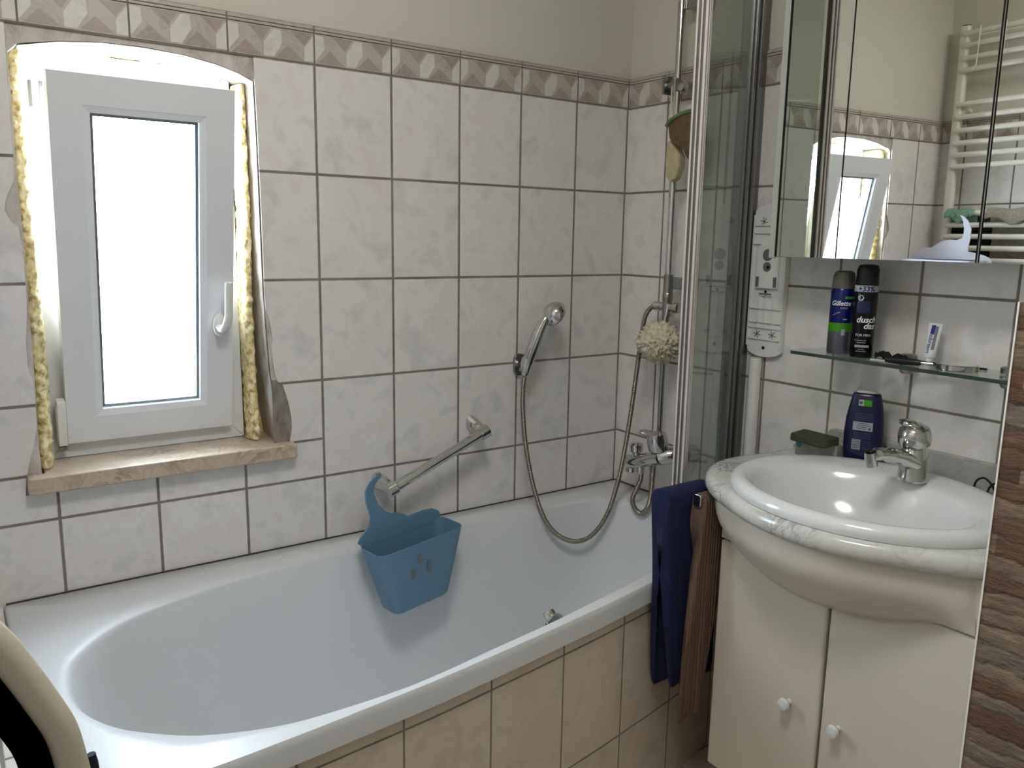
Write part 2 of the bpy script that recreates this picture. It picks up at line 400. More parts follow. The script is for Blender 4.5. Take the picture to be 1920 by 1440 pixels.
obj('tile_cladding', bm, M_TA, WA, 'pale marbled wall tiles with grey joints', smooth=False)
# right, left and front wall
bm = BM(); box(bm, .008, .3, YE-.2, .008, 0, ZC); WB = struct(obj('wall_right', bm, M_PAINT, smooth=False))
bm = BM(); box(bm, 0, .0078, -1.166, 0, 0, 1.744); obj('tile_cladding', bm, M_TB, WB, 'pale marbled wall tiles behind the basin', smooth=False)
bm = BM(); box(bm, -.003, .0078, -1.176, -1.1665, .86, 2.0); obj('tile_trim', bm, M_TRIM, WB, 'white edge strip closing the wall tiles', smooth=False)
bm = BM(); box(bm, XD-.2, XD-.008, YE-.2, .008, 0, ZC); WD = struct(obj('wall_left', bm, M_PAINT, smooth=False))
bm = BM(); box(bm, XD-.0078, XD, YE, 0, 0, 1.744); obj('tile_cladding', bm, M_TD, WD, smooth=False)
bm = BM(); holed(bm, [(XD-.2, 0), (.3, 0), (.3, ZC), (XD-.2, ZC)], [[(-1.0, .001), (-1.0, 2.02), (-.16, 2.02), (-.16, .001)]], YE-.15, YE)
struct(obj('wall_front', bm, M_PAINT, smooth=False))
bm = BM(); box(bm, -.995, -.165, YE-.06, YE-.02, .004, 2.015)
for z0, z1 in ((.15, .95), (1.05, 1.88)):
    box(bm, -.88, -.28, YE-.0199, YE-.012, z0, z1)
D1 = struct(obj('door_1', bm, M_WHITE, smooth=False, bevel=.003))
bm = BM(); lathe(bm, [(.011, 0), (.011, .045)], (-.93, YE-.02, 1.05), (0, 1, 0), 12); tube(bm, [(-.93, YE+.025, 1.05), (-.80, YE+.03, 1.05)], .009); obj('door_handle', bm, M_CHROMEB, D1)

# decorative border
B_BASE = marble_mat('border_base', (.71, .68, .65), (.60, .55, .51), 12, .9, .35); B_HEX = marble_mat('border_light', (.82, .805, .78), (.72, .70, .67), 14, .7, .35)
B_PINK = marble_mat('border_pink', (.64, .59, .555), (.55, .50, .465), 12, .8, .35); B_LINE = simple('border_groove', (.50, .46, .42), .8)
def border(name, length, place, parent, start=.0073, lo=0, flip=False):
    """place(s, z, d): s along the wall, d out of the wall"""
    z0, z1 = 1.7475, 1.812
    def q(bm, pts, d, mi): 
        a = [bm.verts.new(place(s, z, d)) for s, z in pts]; b_ = [bm.verts.new(place(s, z, -.0)) for s, z in pts]
        bm.faces.new(a).material_index = mi
        for i in range(len(a)): bm.faces.new((a[i], a[(i+1) % len(a)], b_[(i+1) % len(a)], b_[i])).material_index = mi
    bm = BM(); k = -1
    q(bm, [(lo, 1.744), (length, 1.744), (length, 1.831), (lo, 1.831)], .0002, 3)
    while start+k*.2 < length:
        s0 = start+k*.2+.002; s1 = s0+.196; k += 1
        def cl(s): return max(lo, min(length, s))
        if s1 < lo or s0 > length: continue
        q(bm, [(cl(s0), z0-.001), (cl(s1), z0-.001), (cl(s1), z1+.001), (cl(s0), z1+.001)], .0016, 0)
        H = z1-z0; w = .196; c = (s0+s1)/2
        def poly(pts, mi, d):
            P = [(cl(s0+((1-u) if flip else u)*w), z0+v*H) for u, v in pts]
            if max(p[0] for p in P)-min(p[0] for p in P) > .002: q(bm, P, d, mi)
        for h in (0, 1):
            o = .5*h
            poly([(.04+o, .02), (.375+o, .02), (.19+o, .48)], 2, .0019)
            poly([(.23+o, .98), (.485+o, .98), (.385+o, .54)], 2, .0019)
        poly([(.40, .03), (.515, .03), (.62, .52), (.61, .96), (.515, .96), (.40, .47)], 1, .0022)
        poly([(0, .06), (.12, .52), (.11, .96), (0, .97)], 1, .0022)
        poly([(1, .03), (.885, .03), (.885, .47), (1, .93)], 1, .0022)
        q(bm, [(cl(s0), z1+.003), (cl(s1), z1+.003), (cl(s1), z1+.008), (cl(s0), z1+.008)], .0034, 0)
        q(bm, [(cl(s0), z1+.010), (cl(s1), z1+.010), (cl(s1), z1+.0175), (cl(s0), z1+.0175)], .0026, 0)
    o = obj(name, bm, [B_BASE, B_HEX, B_PINK, B_LINE], None, smooth=False); return struct(o, parent)
border('trim_1', 1.97, lambda s, z, d: (-s, .0079-(d+.0075), z), 'patterned tile border along the back wall', flip=True)
border('trim_2', 1.166, lambda s, z, d: (.0079-(d+.0075), -s, z), 'patterned tile border along the basin wall', start=-.0376)
border('trim_3', 2.7, lambda s, z, d: (XD-.0079+(d+.0075), -s, z), 'patterned tile border along the radiator wall', start=.1, flip=True)

# stone clad half-height partition
bm = BM(); box(bm, -.585, -.001, -1.99, -1.43, 0, 1.262); box(bm, -.588, -.001, -1.42, -1.4295, 0, 1.262)
PW = struct(obj('wall_partition', bm, M_PAINT, smooth=False))
bm = BM(); box(bm, -.600, -.5852, -1.99, -1.4225, 0, 1.2765); box(bm, -.585, -.001, -1.99, -1.4205, 1.2625, 1.2765)
obj('stone_cladding', bm, M_STONE, PW, 'brown and grey split stone strips', smooth=False)
bm = BM(); box(bm, -.6015, -.5886, -1.4224, -1.4200, 0, 1.277); obj('edge_strip', bm, M_TRIM, PW, 'thin white edge strip', smooth=False)

# ================================================================== WINDOW
W1 = struct(thing('window_1', 'white plastic window tilted open', 'window', (-1.392, .11, .838))); del W1['category']
fx0, fx1, fz0, fz1 = -1.609, -1.175, .844, 1.722
bm = BM()
def ring(bm, x0, x1, z0, z1, w, y0, y1):
    P = [(x0, z0), (x1, z0), (x1, z1), (x0, z1)]; Q = [(x0+w, z0+w), (x1-w, z0+w), (x1-w, z1-w), (x0+w, z1-w)]
    for i in range(4):
        j = (i+1) % 4; prism(bm, [(P[i][0], y0, P[i][1]), (P[j][0], y0, P[j][1]), (Q[j][0], y0, Q[j][1]), (Q[i][0], y0, Q[i][1])], (0, y1-y0, 0))
ring(bm, fx0, fx1, fz0, fz1, .048, .11, .175); ring(bm, fx0+.002, fx1-.002, fz0+.002, fz1-.002, .062, .14, .174)
obj('window_frame', bm, M_PVC, W1, smooth=False, bevel=.002)
bm = BM(); box(bm, -1.589, -1.583, .106, .1095, 1.604, 1.657); box(bm, -1.569, -1.562, .106, .1095, 1.604, 1.657); box(bm, -1.561, -1.558, .107, .1095, 1.612, 1.622); box(bm, -1.561, -1.558, .107, .1095, 1.64, 1.65)
split(obj('latch_plate', bm, M_CHROMEB, W1, 'metal latch plate on the frame', smooth=False))
# sash, hinged at the bottom, top leaning into the room (parts keep the same tilt)
a_ = math.asin(.14/.789); SM = Matrix.Translation((-1.571, .090, .880)) @ Matrix.Rotation(a_, 4, 'X')
SW, SH, SMW = .361, .789, .072
def sring(bm, x0, x1, z0, z1, w, y0, y1, x2=None):
    P = [(x0, z0), (x1, z0), (x1, z1), (x0, z1)]; Q = [(x0+w, z0+w), (x1-w, z0+w), (x1-w, z1-w), (x0+w, z1-w)]
    for i in range(4):
        j = (i+1) % 4; prism(bm, [SM @ Vector((P[i][0], y0, P[i][1])), SM @ Vector((P[j][0], y0, P[j][1])), SM @ Vector((Q[j][0], y0, Q[j][1])), SM @ Vector((Q[i][0], y0, Q[i][1]))], (SM.to_3x3() @ Vector((0, y1-y0, 0))))
bm = BM(); sring(bm, 0, SW, 0, SH, .060, 0, .045); sring(bm, .012, SW-.012, .012, SH-.012, .05, .045, .062)
SASH = obj('sash', bm, M_PVC, W1, 'white sash tilted inwards at the top', smooth=False)
bm = BM()
for i, (a, b_) in enumerate((((.0601, .0601), (.074, .074)),)):
    P = [(a[0], a[0]), (SW-a[0], a[0]), (SW-a[0], SH-a[0]), (a[0], SH-a[0])]; Q = [(b_[0], b_[0]), (SW-b_[0], b_[0]), (SW-b_[0], SH-b_[0]), (b_[0], SH-b_[0])]
    for k in range(4):
        j = (k+1) % 4
        f = [SM @ Vector((P[k][0], .0008, P[k][1])), SM @ Vector((P[j][0], .0008, P[j][1])), SM @ Vector((Q[j][0], .0055, Q[j][1])), SM @ Vector((Q[k][0], .0055, Q[k][1]))]
        g = [SM @ Vector((P[k][0], .03, P[k][1])), SM @ Vector((P[j][0], .03, P[j][1])), SM @ Vector((Q[j][0], .024, Q[j][1])), SM @ Vector((Q[k][0], .024, Q[k][1]))]
        loft(bm, [f, g])
obj('glazing_bead', bm, M_PVC, SASH, smooth=False)
bm = BM(); sring(bm, .0745, SW-.0745, .0745, SH-.0745, .006, .0165, .0235); obj('spacer', bm, M_ALUD, SASH, 'grey metal spacer between the panes', smooth=False)
bm = BM(); box(bm, .073, SW-.073, .0125, .0160, .073, SH-.073, M=SM); box(bm, .073, SW-.073, .0240, .0270, .073, SH-.073, M=SM); obj('pane', bm, M_GLASS, SASH, smooth=False)
bm = BM(); bx_, bz_ = .329, .262
lathe(bm, [(.0125, 0), (.0125, .006), (.0105, .008)], (0, 0, 0), (0, -1, 0), 20)
bmesh.ops.scale(bm, vec=(1, 1, 2.3), verts=bm.verts[:])
q = [v for v in bm.verts]
tube(bm, [(0, -.004, -.004), (0, -.022, -.006), (.001, -.030, -.002), (.005, -.036, .010), (.008, -.037, .03), (.008, -.037, .110)], [.009, .009, .0095, .0090, .0080, .0080], 12, flat=(.8, 1.0))
bmesh.ops.scale(bm, vec=(1.25, 1.1, 1.0), verts=bm.verts[:]); bmesh.ops.transform(bm, matrix=SM @ Matrix.Translation((bx_, 0, bz_)), verts=bm.verts[:])
obj('window_handle', bm, M_WHITE, SASH, 'white lever handle', ang=60)
bm = BM(); box(bm, -.019, -.0015, -.012, .018, .0, .105, M=SM); box(bm, -.021, -.017, -.006, .016, .006, .095, M=SM); obj('hinge_cover', bm, M_WHITE, W1, 'white corner hinge cover', smooth=False, bevel=.002)
bm = BM(); box(bm, -.018, -.003, -.0125, .010, -.010, -.001, M=SM); obj('hinge_pin', bm, M_ALUD, W1, 'dark hinge end', smooth=False)
# sill
bm = BM(); prism(bm, [(-1.662, -.030, .806), (-1.087, -.030, .806), (-1.087, .004, .806), (-1.113, .008, .806), (-1.113, .175, .806), (-1.626, .175, .806), (-1.628, .008, .806), (-1.662, .004, .806)], (0, 0, .0365))
sill = obj('window_sill', bm, M_SILL, W1, 'beige stained marble window sill', smooth=False, bevel=.004)
# foam seals
def foam(pts, w, name='foam_seal', seed=0):
    bm = BM(); P = smooth_path(pts, 34); rings = []
    for i, p in enumerate(P):
        r_ = []
        for k in range(18):
            a = 2*PI*k/18; d = Vector((math.cos(a), math.sin(a), 0)) if abs(pts[0][2]-pts[-1][2]) > .3 else Vector((0, math.cos(a), math.sin(a)))
            ww = w[0] if True else 0
            n1 = noise.noise(Vector((p.x*60+seed, p.z*60, a*1.0)))*.30+noise.noise(Vector((p.x*95, p.z*95+seed, math.cos(a)*4)))*.25
            s = Vector((d.x*w[0], d.y*w[1], d.z*w[0])) if abs(pts[0][2]-pts[-1][2]) > .3 else Vector((0, d.y*w[1], d.z*w[0]))
            r_.append(p+s*(1+n1*.75))
        rings.append(r_)
    loft(bm, rings)
    return obj(name, bm, M_FOAM, WA, 'yellow expanding foam around the window frame', ang=80)
foam([(-1.621, .075, .845), (-1.618, .072, 1.0), (-1.619, .07, 1.2), (-1.620, .07, 1.4), (-1.620, .07, 1.6), (-1.618, .07, 1.70)], (.017, .045))
foam([(-1.161, .085, .845), (-1.163, .088, 1.0), (-1.165, .09, 1.2), (-1.162, .09, 1.4), (-1.164, .09, 1.6), (-1.162, .09, 1.69)], (.013, .04), seed=5)
foam([(-1.61, .10, 1.722), (-1.50, .10, 1.729), (-1.40, .10, 1.732), (-1.30, .10, 1.730), (-1.17, .10, 1.718)], (.010, .03), seed=9)
bm = BM()
loft(bm, [[Vector((x, y, z)) for x, z in [(-1.640, .80), (-1.640, 1.745), (-1.135, 1.745), (-1.105, .80)]] for y in (.128, .172)], True, False, False)
bm.free(); bm = BM()
holed(bm, [(-1.660, .806), (-1.660, 1.76), (-1.10, 1.76), (-1.10, .806)], [[(fx0+.004, fz0-.002), (fx0+.004, fz1-.004), (fx1-.004, fz1-.004), (fx1-.004, fz0-.002)]], .130, .172)
obj('foam_backing', bm, M_FOAM, WA, 'yellow foam filling the gap behind the frame edge', smooth=False)
# broken tile sliver edges: left chip, right chip
bm = BM()
for pts in ([(-1.1305, .97), (-1.1215, .995), (-1.112, .985), (-1.10, .95), (-1.098, .88), (-1.104, .843), (-1.125, .843)],):
    prism(bm, [(x, .0030, z) for x, z in pts], (0, .0022, 0))
obj('mortar_bed', bm, M_MORTAR, WA, 'exposed grey mortar', smooth=False)

# ================================================================== BATHTUB
T = thing('bathtub', 'white enamelled built-in bathtub with oval basin under the window', 'bathtub', (-.86, -.4, 0))
def crom(pts, closed=True, n=8):
    N = len(pts); out = []
    for i in range(N):
        a, b_, c, d = [Vector(pts[(i+k-1) % N]) for k in range(4)]
        for k in range(n):
            t = k/n; out.append(.5*((2*b_)+(c-a)*t+(2*a-5*b_+4*c-d)*t*t+(3*b_-3*c+d-a)*t**3))
    return out
inner = crom([(-1.652, -.44), (-1.640, -.345), (-1.605, -.285), (-1.560, -.237), (-1.50, -.197), (-1.393, -.157), (-1.268, -.130), (-1.10, -.112), (-.90, -.105), (-.65, -.105), (-.42, -.108), (-.25, -.118), (-.155, -.155), (-.115, -.22), (-.105, -.31), (-.115, -.41), (-.15, -.485), (-.24, -.545), (-.42, -.608), (-.625, -.655), (-.80, -.690), (-.9625, -.7155), (-1.08, -.735), (-1.179, -.745), (-1.322, -.742), (-1.406, -.727), (-1.496, -.690), (-1.560, -.640), (-1.605, -.590), (-1.640, -.520)], n=5)
def front_y(x):
    P = [(-1.76, -.790), (-1.48, -.789), (-1.336, -.780), (-1.108, -.761), (-.877, -.731), (-.66, -.6985), (-.473, -.6645), (-.25, -.620), (0, -.568)]
    for (x0, y0), (x1, y1) in zip(P, P[1:]):
        if x <= x1: 
            t = (x-x0)/(x1-x0); return y0+(y1-y0)*t
    return P[-1][1]
outer = [(-1.725+1.7245*k/40, front_y(-1.725+1.7245*k/40)) for k in range(41)]+[(-.0005, y) for y in (-.42, -.28, -.14, -.0005)]+[(-.0005-1.7245*k/20, -.0005) for k in range(1, 21)]+[(-1.725, -.0005-.789*k/8) for k in range(1, 8)]
cx, cy = -.88, -.42
def ray_poly(poly, ang):
    d = (math.cos(ang), math.sin(ang)); best = None
    for i in range(len(poly)):
        ax, ay = poly[i][0]-cx, poly[i][1]-cy; bx, by = poly[(i+1) % len(poly)][0]-cx, poly[(i+1) % len(poly)][1]-cy
        ex, ey = bx-ax, by-ay; den = d[0]*ey-d[1]*ex
        if abs(den) < 1e-12: continue
        t = (ax*ey-ay*ex)/den; s = (ax*d[1]-ay*d[0])/den
        if t > 0 and -1e-6 <= s <= 1+1e-6: best = t if best is None else max(best, t)
    return (cx+d[0]*best, cy+d[1]*best)
angs = sorted(set([math.atan2(p[1]-cy, p[0]-cx) for p in inner[::1]]+[math.atan2(p[1]-cy, p[0]-cx) for p in ((-1.725, -.789), (-.0005, -.568), (-.0005, -.0005), (-1.725, -.0005))]))
I = [ray_poly([(v[0], v[1]) for v in inner], a) for a in angs]; O = [ray_poly(outer, a) for a in angs]
def lerp(p, q, t): return (p[0]+(q[0]-p[0])*t, p[1]+(q[1]-p[1])*t)
rings = []
def R_(P, z): rings.append([Vector((p[0], p[1], z)) for p in P])
R_([lerp(o, (cx, cy), .012) for o in O], .523); R_(O, .523)
R_(O, .556); R_([lerp(o, (cx, cy), .003) for o in O], .5655); R_([lerp(o, (cx, cy), .010) for o in O], .5700)
R_([lerp(o, i, .5) for o, i in zip(O, I)], .5700)
R_([lerp(i, o, .22) for o, i in zip(O, I)], .5695)
R_([lerp(i, (cx, cy), -.006) for i in I], .5680); R_(I, .5640); R_([lerp(i, (cx, cy), .006) for i in I], .5560)
for sc, z, sh in ((.03, .50, 0), (.055, .42, .0), (.085, .33, .01), (.125, .24, .02), (.18, .175, .03), (.27, .142, .04), (.40, .128, .05), (.62, .122, .055), (.85, .118, .06)):
    R_([(lerp(i, (cx, cy), sc)[0]+(sh*3.2*max(0, (cx-i[0])/.77)), lerp(i, (cx, cy), sc)[1]) for i in I], z)
bm = BM(); loft(bm, rings, True, False, True)
obj('basin', bm, M_ENAMEL, T, ang=60)
bm = BM(); P = [(p[0], p[1]+.010) for p in outer[:41]]
prism(bm, [(x, y, .0) for x, y in P]+[(x, y+.02, .0) for x, y in P[::-1]], (0, 0, .5225)); obj('tiled_panel', bm, M_TP, T, 'beige tiled bath front', smooth=False)
bm = BM(); lathe(bm, [(.0, 0), (.012, .002), (.014, .010), (.012, .02), (.0, .021)], (-.765, -.650, .548), (-.1, .55, .75), 16); lathe(bm, [(.03, -.004), (.03, 0), (.026, .003), (0, .004)], (-.765, -.655, .535), (-.15, .95, .12), 24)
obj('overflow_knob', bm, M_CHROME, T, 'chrome overflow knob')
# ledge between bath and left wall
bm = BM(); box(bm, XD+.0005, -1.7265, -.805, -.0005, 0, .566); struct(obj('trim_4', bm, M_TL, smooth=False), 'white tiled ledge at the head of the bathtub')
# dark silicone joint
bm = BM(); tube(bm, [(-1.72, -.0026, .5712), (-.004, -.0026, .5712)], .0020, 6); tube(bm, [(-.0026, -.004, .5712), (-.0026, -.56, .5712)], .0020, 6)
obj('silicone_joint', bm, simple('dirty_silicone', (.25, .23, .2), .8), T, 'dark dirty silicone joint')

# ================================================================== GRAB BAR + BASKET + HAND SHOWER
G = thing('grab_bar', 'slanted chrome grab bar on the tiles above the blue basket', 'grab bar', (-.71, 0, .76))
A, Bp = Vector((-.852, -.072, .698)), Vector((-.566, -.072, .815))
bm = BM(); tube(bm, [A-(Bp-A)*.02, Bp+(Bp-A)*.02], .0140, 20); obj('bar', bm, M_CHROME, G)
for P_, wl in ((Bp, (.005, 0, .010)), (A, (-.005, 0, .005))):
    bm = BM(); d = (Bp-A).normalized(); n_ = Vector((-d.z, 0, d.x))
    lathe(bm, [(.0165, -.014), (.0190, -.012), (.0190, .012), (.0165, .014)], P_, d, 24)
    b0 = P_+Vector(wl); rr = []
    for y, w, h in ((-.0005, .020, .026), (-.02, .020, .024), (-.045, .017, .018), (-.066, .012, .013)):
        c = Vector((P_.x, y, P_.z))+Vector(wl)*(1+y/.072); rr.append([c+d*math.cos(2*PI*k/12)*w+n_*math.sin(2*PI*k/12)*h for k in range(12)])
    loft(bm, rr); obj('mount', bm, M_CHROME, G, 'chrome wall mount', ang=30)
def basket_meshes(mk, mat, body_only=False):
    """local: x width, y depth (0 back, negative front), z up; rim back at z=0"""
    pass
BK = thing('hanging_basket', 'dusty blue plastic bath basket hooked on the grab bar', 'basket', (-.82, -.12, .41))
M_BASK = simple('blue_basket_plastic', (.38, .51, .61), .5)
def rr_ring(cx_, cy_, w, d, r, z, tilt=0, n=5, lean=0):
    return [Vector((cx_+px, cy_+py, z+px*tilt+lean*(-py))) for px, py in rrect(w, d, r, n)]
bm = BM(); tl = .02
cxb, cyb = -.823, -.146
ro = [(.180, .075, .022, .418), (.192, .078, .024, .425), (.245, .098, .028, .52), (.285, .112, .030, .598)]
outr = [rr_ring(cxb+(z-.418)*.0, cyb, w, d, r, z, tl+.0) for w, d, r, z in ro]
inr = [rr_ring(cxb, cyb, w-.005, d-.005, r-.002, z, tl) for w, d, r, z in ro[::-1]]; inr[-1] = [v+Vector((0, 0, .004)) for v in inr[-1]]
loft(bm, outr+inr)
for f in bm.faces: pass
obj('tub', bm, M_BASK, BK, ang=50)
# back panel with hook: silhouette in a vertical plane
yb = -.094
sil = [(-.945, .585), (-.962, .600), (-.955, .612), (-.925, .640), (-.918, .662), (-.914, .690), (-.905, .716), (-.890, .738), (-.868, .751), (-.852, .752), (-.848, .744), (-.862, .738), (-.876, .722), (-.882, .700), (-.879, .680), (-.868, .664),
       (-.850, .6535), (-.835, .652), (-.815, .643), (-.796, .632), (-.775, .633), (-.745, .634), (-.712, .631), (-.690, .618), (-.684, .606), (-.690, .588)]
bm = BM(); prism(bm, [(x, yb, z) for x, z in sil], (0, .005, 0))
for v in bm.verts:
    if v.co.z > .66: v.co.y += min(1, (v.co.z-.66)/.05)*.040
obj('hook_panel', bm, M_BASK, BK, 'wavy back panel rising into a hook', smooth=False, bevel=.0012)
bm = BM(); M_DROP = simple('drop_mark', (.42, .44, .45), .6)
for dx, dz, r_ in ((-.016, .552, .016), (.012, .525, .015), (-.040, .517, .0155)):
    yy = lambda z: cyb-(.0375+(z-.425)*.0965)-.0040
    P = []
    for k in range(16):
        t = 2*PI*k/16; P.append((cxb+dx+.62*r_*math.sin(t)*(math.sin(t/2)**.8 if True else 1), -r_*math.cos(t)))
    prism(bm, [(x, yy(dz)-dz_*.11 + .0002, dz+dz_*-1*-1*1.0) for x, dz_ in P], (0, -.0012, 0))
split(obj('drop_mark', bm, M_DROP, BK, 'grey drop shaped mark', smooth=False))
BK.location = (-.840, -.152, .421); BK.rotation_euler = (0, math.radians(-3), math.radians(8)); BK.scale = (.93, .95, .97)
# hand shower in its wall holder
H = thing('wall_shower_holder', 'small chrome holder on the back wall tiles carrying the hand shower', 'shower holder', (-.405, 0, .98))
bm = BM(); prism(bm, [(-.402+px, -.0004, .985+pz) for px, pz in rrect(.040, .066, .018)], (0, -.010, 0)); obj('wall_plate', bm, M_CHROMEB, H, bevel=.002)
bm = BM(); tube(bm, [(-.400, -.008, .985), (-.406, -.040, .990)], .012, 12); lathe(bm, [(.013, -.022), (.017, -.020), (.0185, .018), (.015, .022)], (-.414, -.058, .992), (.25, -.05, 1), 20); obj('cup', bm, M_CHROME, H)
S = thing('hand_shower', 'chrome hand shower resting in the holder on the back wall', 'shower head', (-.41, -.06, .96))
bm = BM(); hp = smooth_path([(-.4195, -.058, .962), (-.4125, -.060, .992), (-.402, -.068, 1.035), (-.388, -.078, 1.085), (-.370, -.086, 1.125), (-.352, -.090, 1.142)], 6)
tube(bm, hp, [(.0095)+.0090*math.sin(PI*min(1, i/(len(hp)-1)*1.1)) for i in range(len(hp))], 16); obj('grip', bm, M_CHROME, S)
bm = BM(); lathe(bm, [(.002, -.027), (.014, -.024), (.028, -.014), (.037, .0), (.038, .011), (.034, .017), (.0, .018)], (-.346, -.088, 1.142), (.82, -.16, -.52), 28); obj('spray_head', bm, M_CHROME, S)
bm = BM(); lathe(bm, [(.031, .0182), (.030, .021), (.0, .0215)], (-.346, -.088, 1.142), (.82, -.16, -.52), 28); obj('spray_face', bm, M_DARK, S)
def hose(pts, r, name, label, cat='hose', pitch=.0042, n=None):
    P = smooth_path(pts, 24); L = sum((P[i+1]-P[i]).length for i in range(len(P)-1)); N = int(L/pitch*3); Q = []; acc = 0; i = 0; seg = L/N; cum = [0]
    for k in range(len(P)-1): cum.append(cum[-1]+(P[k+1]-P[k]).length)
    k = 0
    for j in range(N+1):
        s = min(j*seg, L-1e-7)
        while cum[k+1] < s: k += 1
        t = (s-cum[k])/(cum[k+1]-cum[k]); Q.append(P[k].lerp(P[k+1], t))
    bm = BM(); tube(bm, Q, [r*(.86, 1.05, 1.0)[j % 3] for j in range(N+1)], 10)
    return tag(obj(name, bm, M_HOSE, None, ang=70), label, cat)
hose([(-.4205, -.058, .958), (-.4225, -.056, .93), (-.426, -.06, .875), (-.4234, -.07, .782), (-.4147, -.085, .688), (-.4043, -.105, .611), (-.388, -.13, .542), (-.3567, -.15, .496), (-.3014, -.165, .469), (-.2486, -.18, .483), (-.2012, -.19, .541), (-.168, -.195, .636), (-.1464, -.198, .741), (-.1277, -.2, .869), (-.1115, -.2, .995), (-.1012, -.2, 1.074), (-.0901, -.2, 1.130), (-.073, -.205, 1.156), (-.062, -.222, 1.162)], .0072, 'shower_hose', 'long ribbed metal shower hose hanging in a loop over the bath', 'shower hose')

# ================================================================== SHOWER COLUMN + MIXER
SR = thing('shower_column', 'tall chrome shower riser pipe on the corner wall beside the bath screen', 'shower column', (0, -.25, .80))
ry = -.256; rx = -.06
bm = BM(); tube(bm, [(rx, ry, 1.20), (rx, ry, 2.32)], .0105, 18); obj('riser_pipe', bm, M_CHROME, SR)
bm = BM(); tube(bm, [(rx, ry, 1.135), (rx, ry, 1.255)], .0135, 18); lathe(bm, [(.0135, 0), (.015, .004), (.015, .02), (.0135, .024)], (rx, ry, 1.178), seg=18); obj('sleeve', bm, M_CHROMEB, SR)
bm = BM(); tube(bm, [(rx, ry+.004, 1.14), (rx, ry+.006, .785)], .0078, 14); lathe(bm, [(.011, 0), (.011, .03)], (rx, ry+.003, 1.112), seg=14); obj('lower_pipe', bm, M_CHROMEB, SR)
bm = BM(); tube(bm, [(rx, ry+.052, 1.162), (rx, ry-.040, 1.162)], .0115, 16); lathe(bm, [(.015, 0), (.0155, .004), (.0155, .018), (.012, .02)], (rx, ry-.030, 1.162), (0, -1, 0), 18); lathe(bm, [(.0125, 0), (.0145, .01), (.0145, .022), (.011, .026)], (rx, ry+.022, 1.162), (0, 1, 0), 18)
obj('diverter_valve', bm, M_CHROME, SR)
for z_ in (1.232, 1.985):
    bm = BM(); box(bm, -.058, -.0005, ry-.062, ry-.010, z_-.018, z_+.014); obj('wall_bracket', bm, M_CHROMEB, SR, smooth=False, bevel=.003)
bm = BM(); lathe(bm, [(.024, 0), (.026, .004), (.026, .012), (.016, .02), (.014, .05)], (-.0005, ry-.020, 1.765), (-1, .05, 0), 24); lathe(bm, [(.016, -.022), (.018, -.018), (.018, .018), (.016, .022)], (-.066, ry+.010, 1.772), (0, 1, 0), 20)
box(bm, -.092, -.055, ry+.020, ry+.028, 1.748, 1.796); obj('slider_holder', bm, M_CHROMEB, SR, ang=35)
MX = thing('bath_mixer', 'chrome single lever bath mixer on the corner wall at the foot of the column', 'tap', (0, -.25, .72))
bm = BM(); tube(bm, smooth_path([(-.0005, -.335, .735), (-.04, -.333, .735), (-.075, -.315, .735), (-.098, -.285, .727)], 6), [.028]*6+[.027]*6+[.026]*6+[.024], 18)
tube(bm, smooth_path([(-.098, -.300, .728), (-.105, -.26, .715), (-.110, -.22, .700), (-.112, -.180, .690)], 6), .0250, 18, flat=(.85, 1.1))
obj('body', bm, M_CHROME, MX, ang=50)
bm = BM(); lathe(bm, [(.024, .0), (.029, .006), (.031, .035), (.027, .054), (.0, .060)], (-.098, -.288, .745), (-.15, .05, 1), 24)
tube(bm, smooth_path([(-.100, -.288, .786), (-.110, -.262, .792), (-.118, -.235, .795)], 5), [.018]*5+[.016]*5+[.012], 14, flat=(.6, 1.2)); obj('lever', bm, M_CHROME, MX, ang=45)
bm = BM(); lathe(bm, [(.012, 0), (.012, .012), (.0195, .016), (.021, .036), (.015, .043), (0, .044)], (-.110, -.210, .712), (0, .08, 1), 20); obj('diverter_knob', bm, M_CHROME, MX)
bm = BM(); lathe(bm, [(.013, -.022), (.016, -.02), (.016, .0)], (-.112, -.190, .682), (0, 0, 1), 18); lathe(bm, [(.010, -.026), (.012, -.02), (.012, .0)], (-.112, -.232, .690), (0, 0, 1), 18); obj('spout', bm, M_CHROME, MX)
hose([(-.113, -.236, .672), (-.118, -.240, .650), (-.125, -.2335, .620), (-.130, -.222, .585), (-.130, -.236, .558), (-.130, -.262, .553), (-.129, -.286, .578), (-.122, -.290, .622), (-.113, -.284, .670), (-.106, -.280, .700)], .0075, 'connector_hose', 'short ribbed metal hose looped below the bath mixer', 'hose')
# bath puff hanging from the diverter
def puff(name, c, r, mat, label, cat, squash=(1, 1, 1), fold=9, amp=.42, seed=3):
    bm = BM(); bmesh.ops.create_icosphere(bm, subdivisions=5, radius=1)
    for v in bm.verts:
        d = v.co.normalized(); n1 = noise.noise(d*2.1+Vector((seed, 0, 0))); w = abs(math.sin((n1*fold+noise.noise(d*4.5)*2.2)*1.7)); s = 1-amp*w+.16*noise.noise(d*9)
        v.co = Vector(c)+Vector((d.x*squash[0], d.y*squash[1], d.z*squash[2]))*r*s
    return tag(obj(name, bm, mat, None, ang=180), label, cat)
M_PUFF = simple('cream_net', (.82, .79, .70), .9, bump=(220, .3))
pf = thing('bath_puff', 'cream ruffled bath puff hanging from the shower diverter', 'bath puff', (-.10, -.28, 1.06))
pp = puff('ruffle', (-.100, -.272, 1.062), .074, M_PUFF, '', '', (.85, 1.0, .88), fold=3.0, amp=.26); del pp['label']; del pp['category']
pp.data.transform(WM[pf.name].inverted()); pp.parent = pf
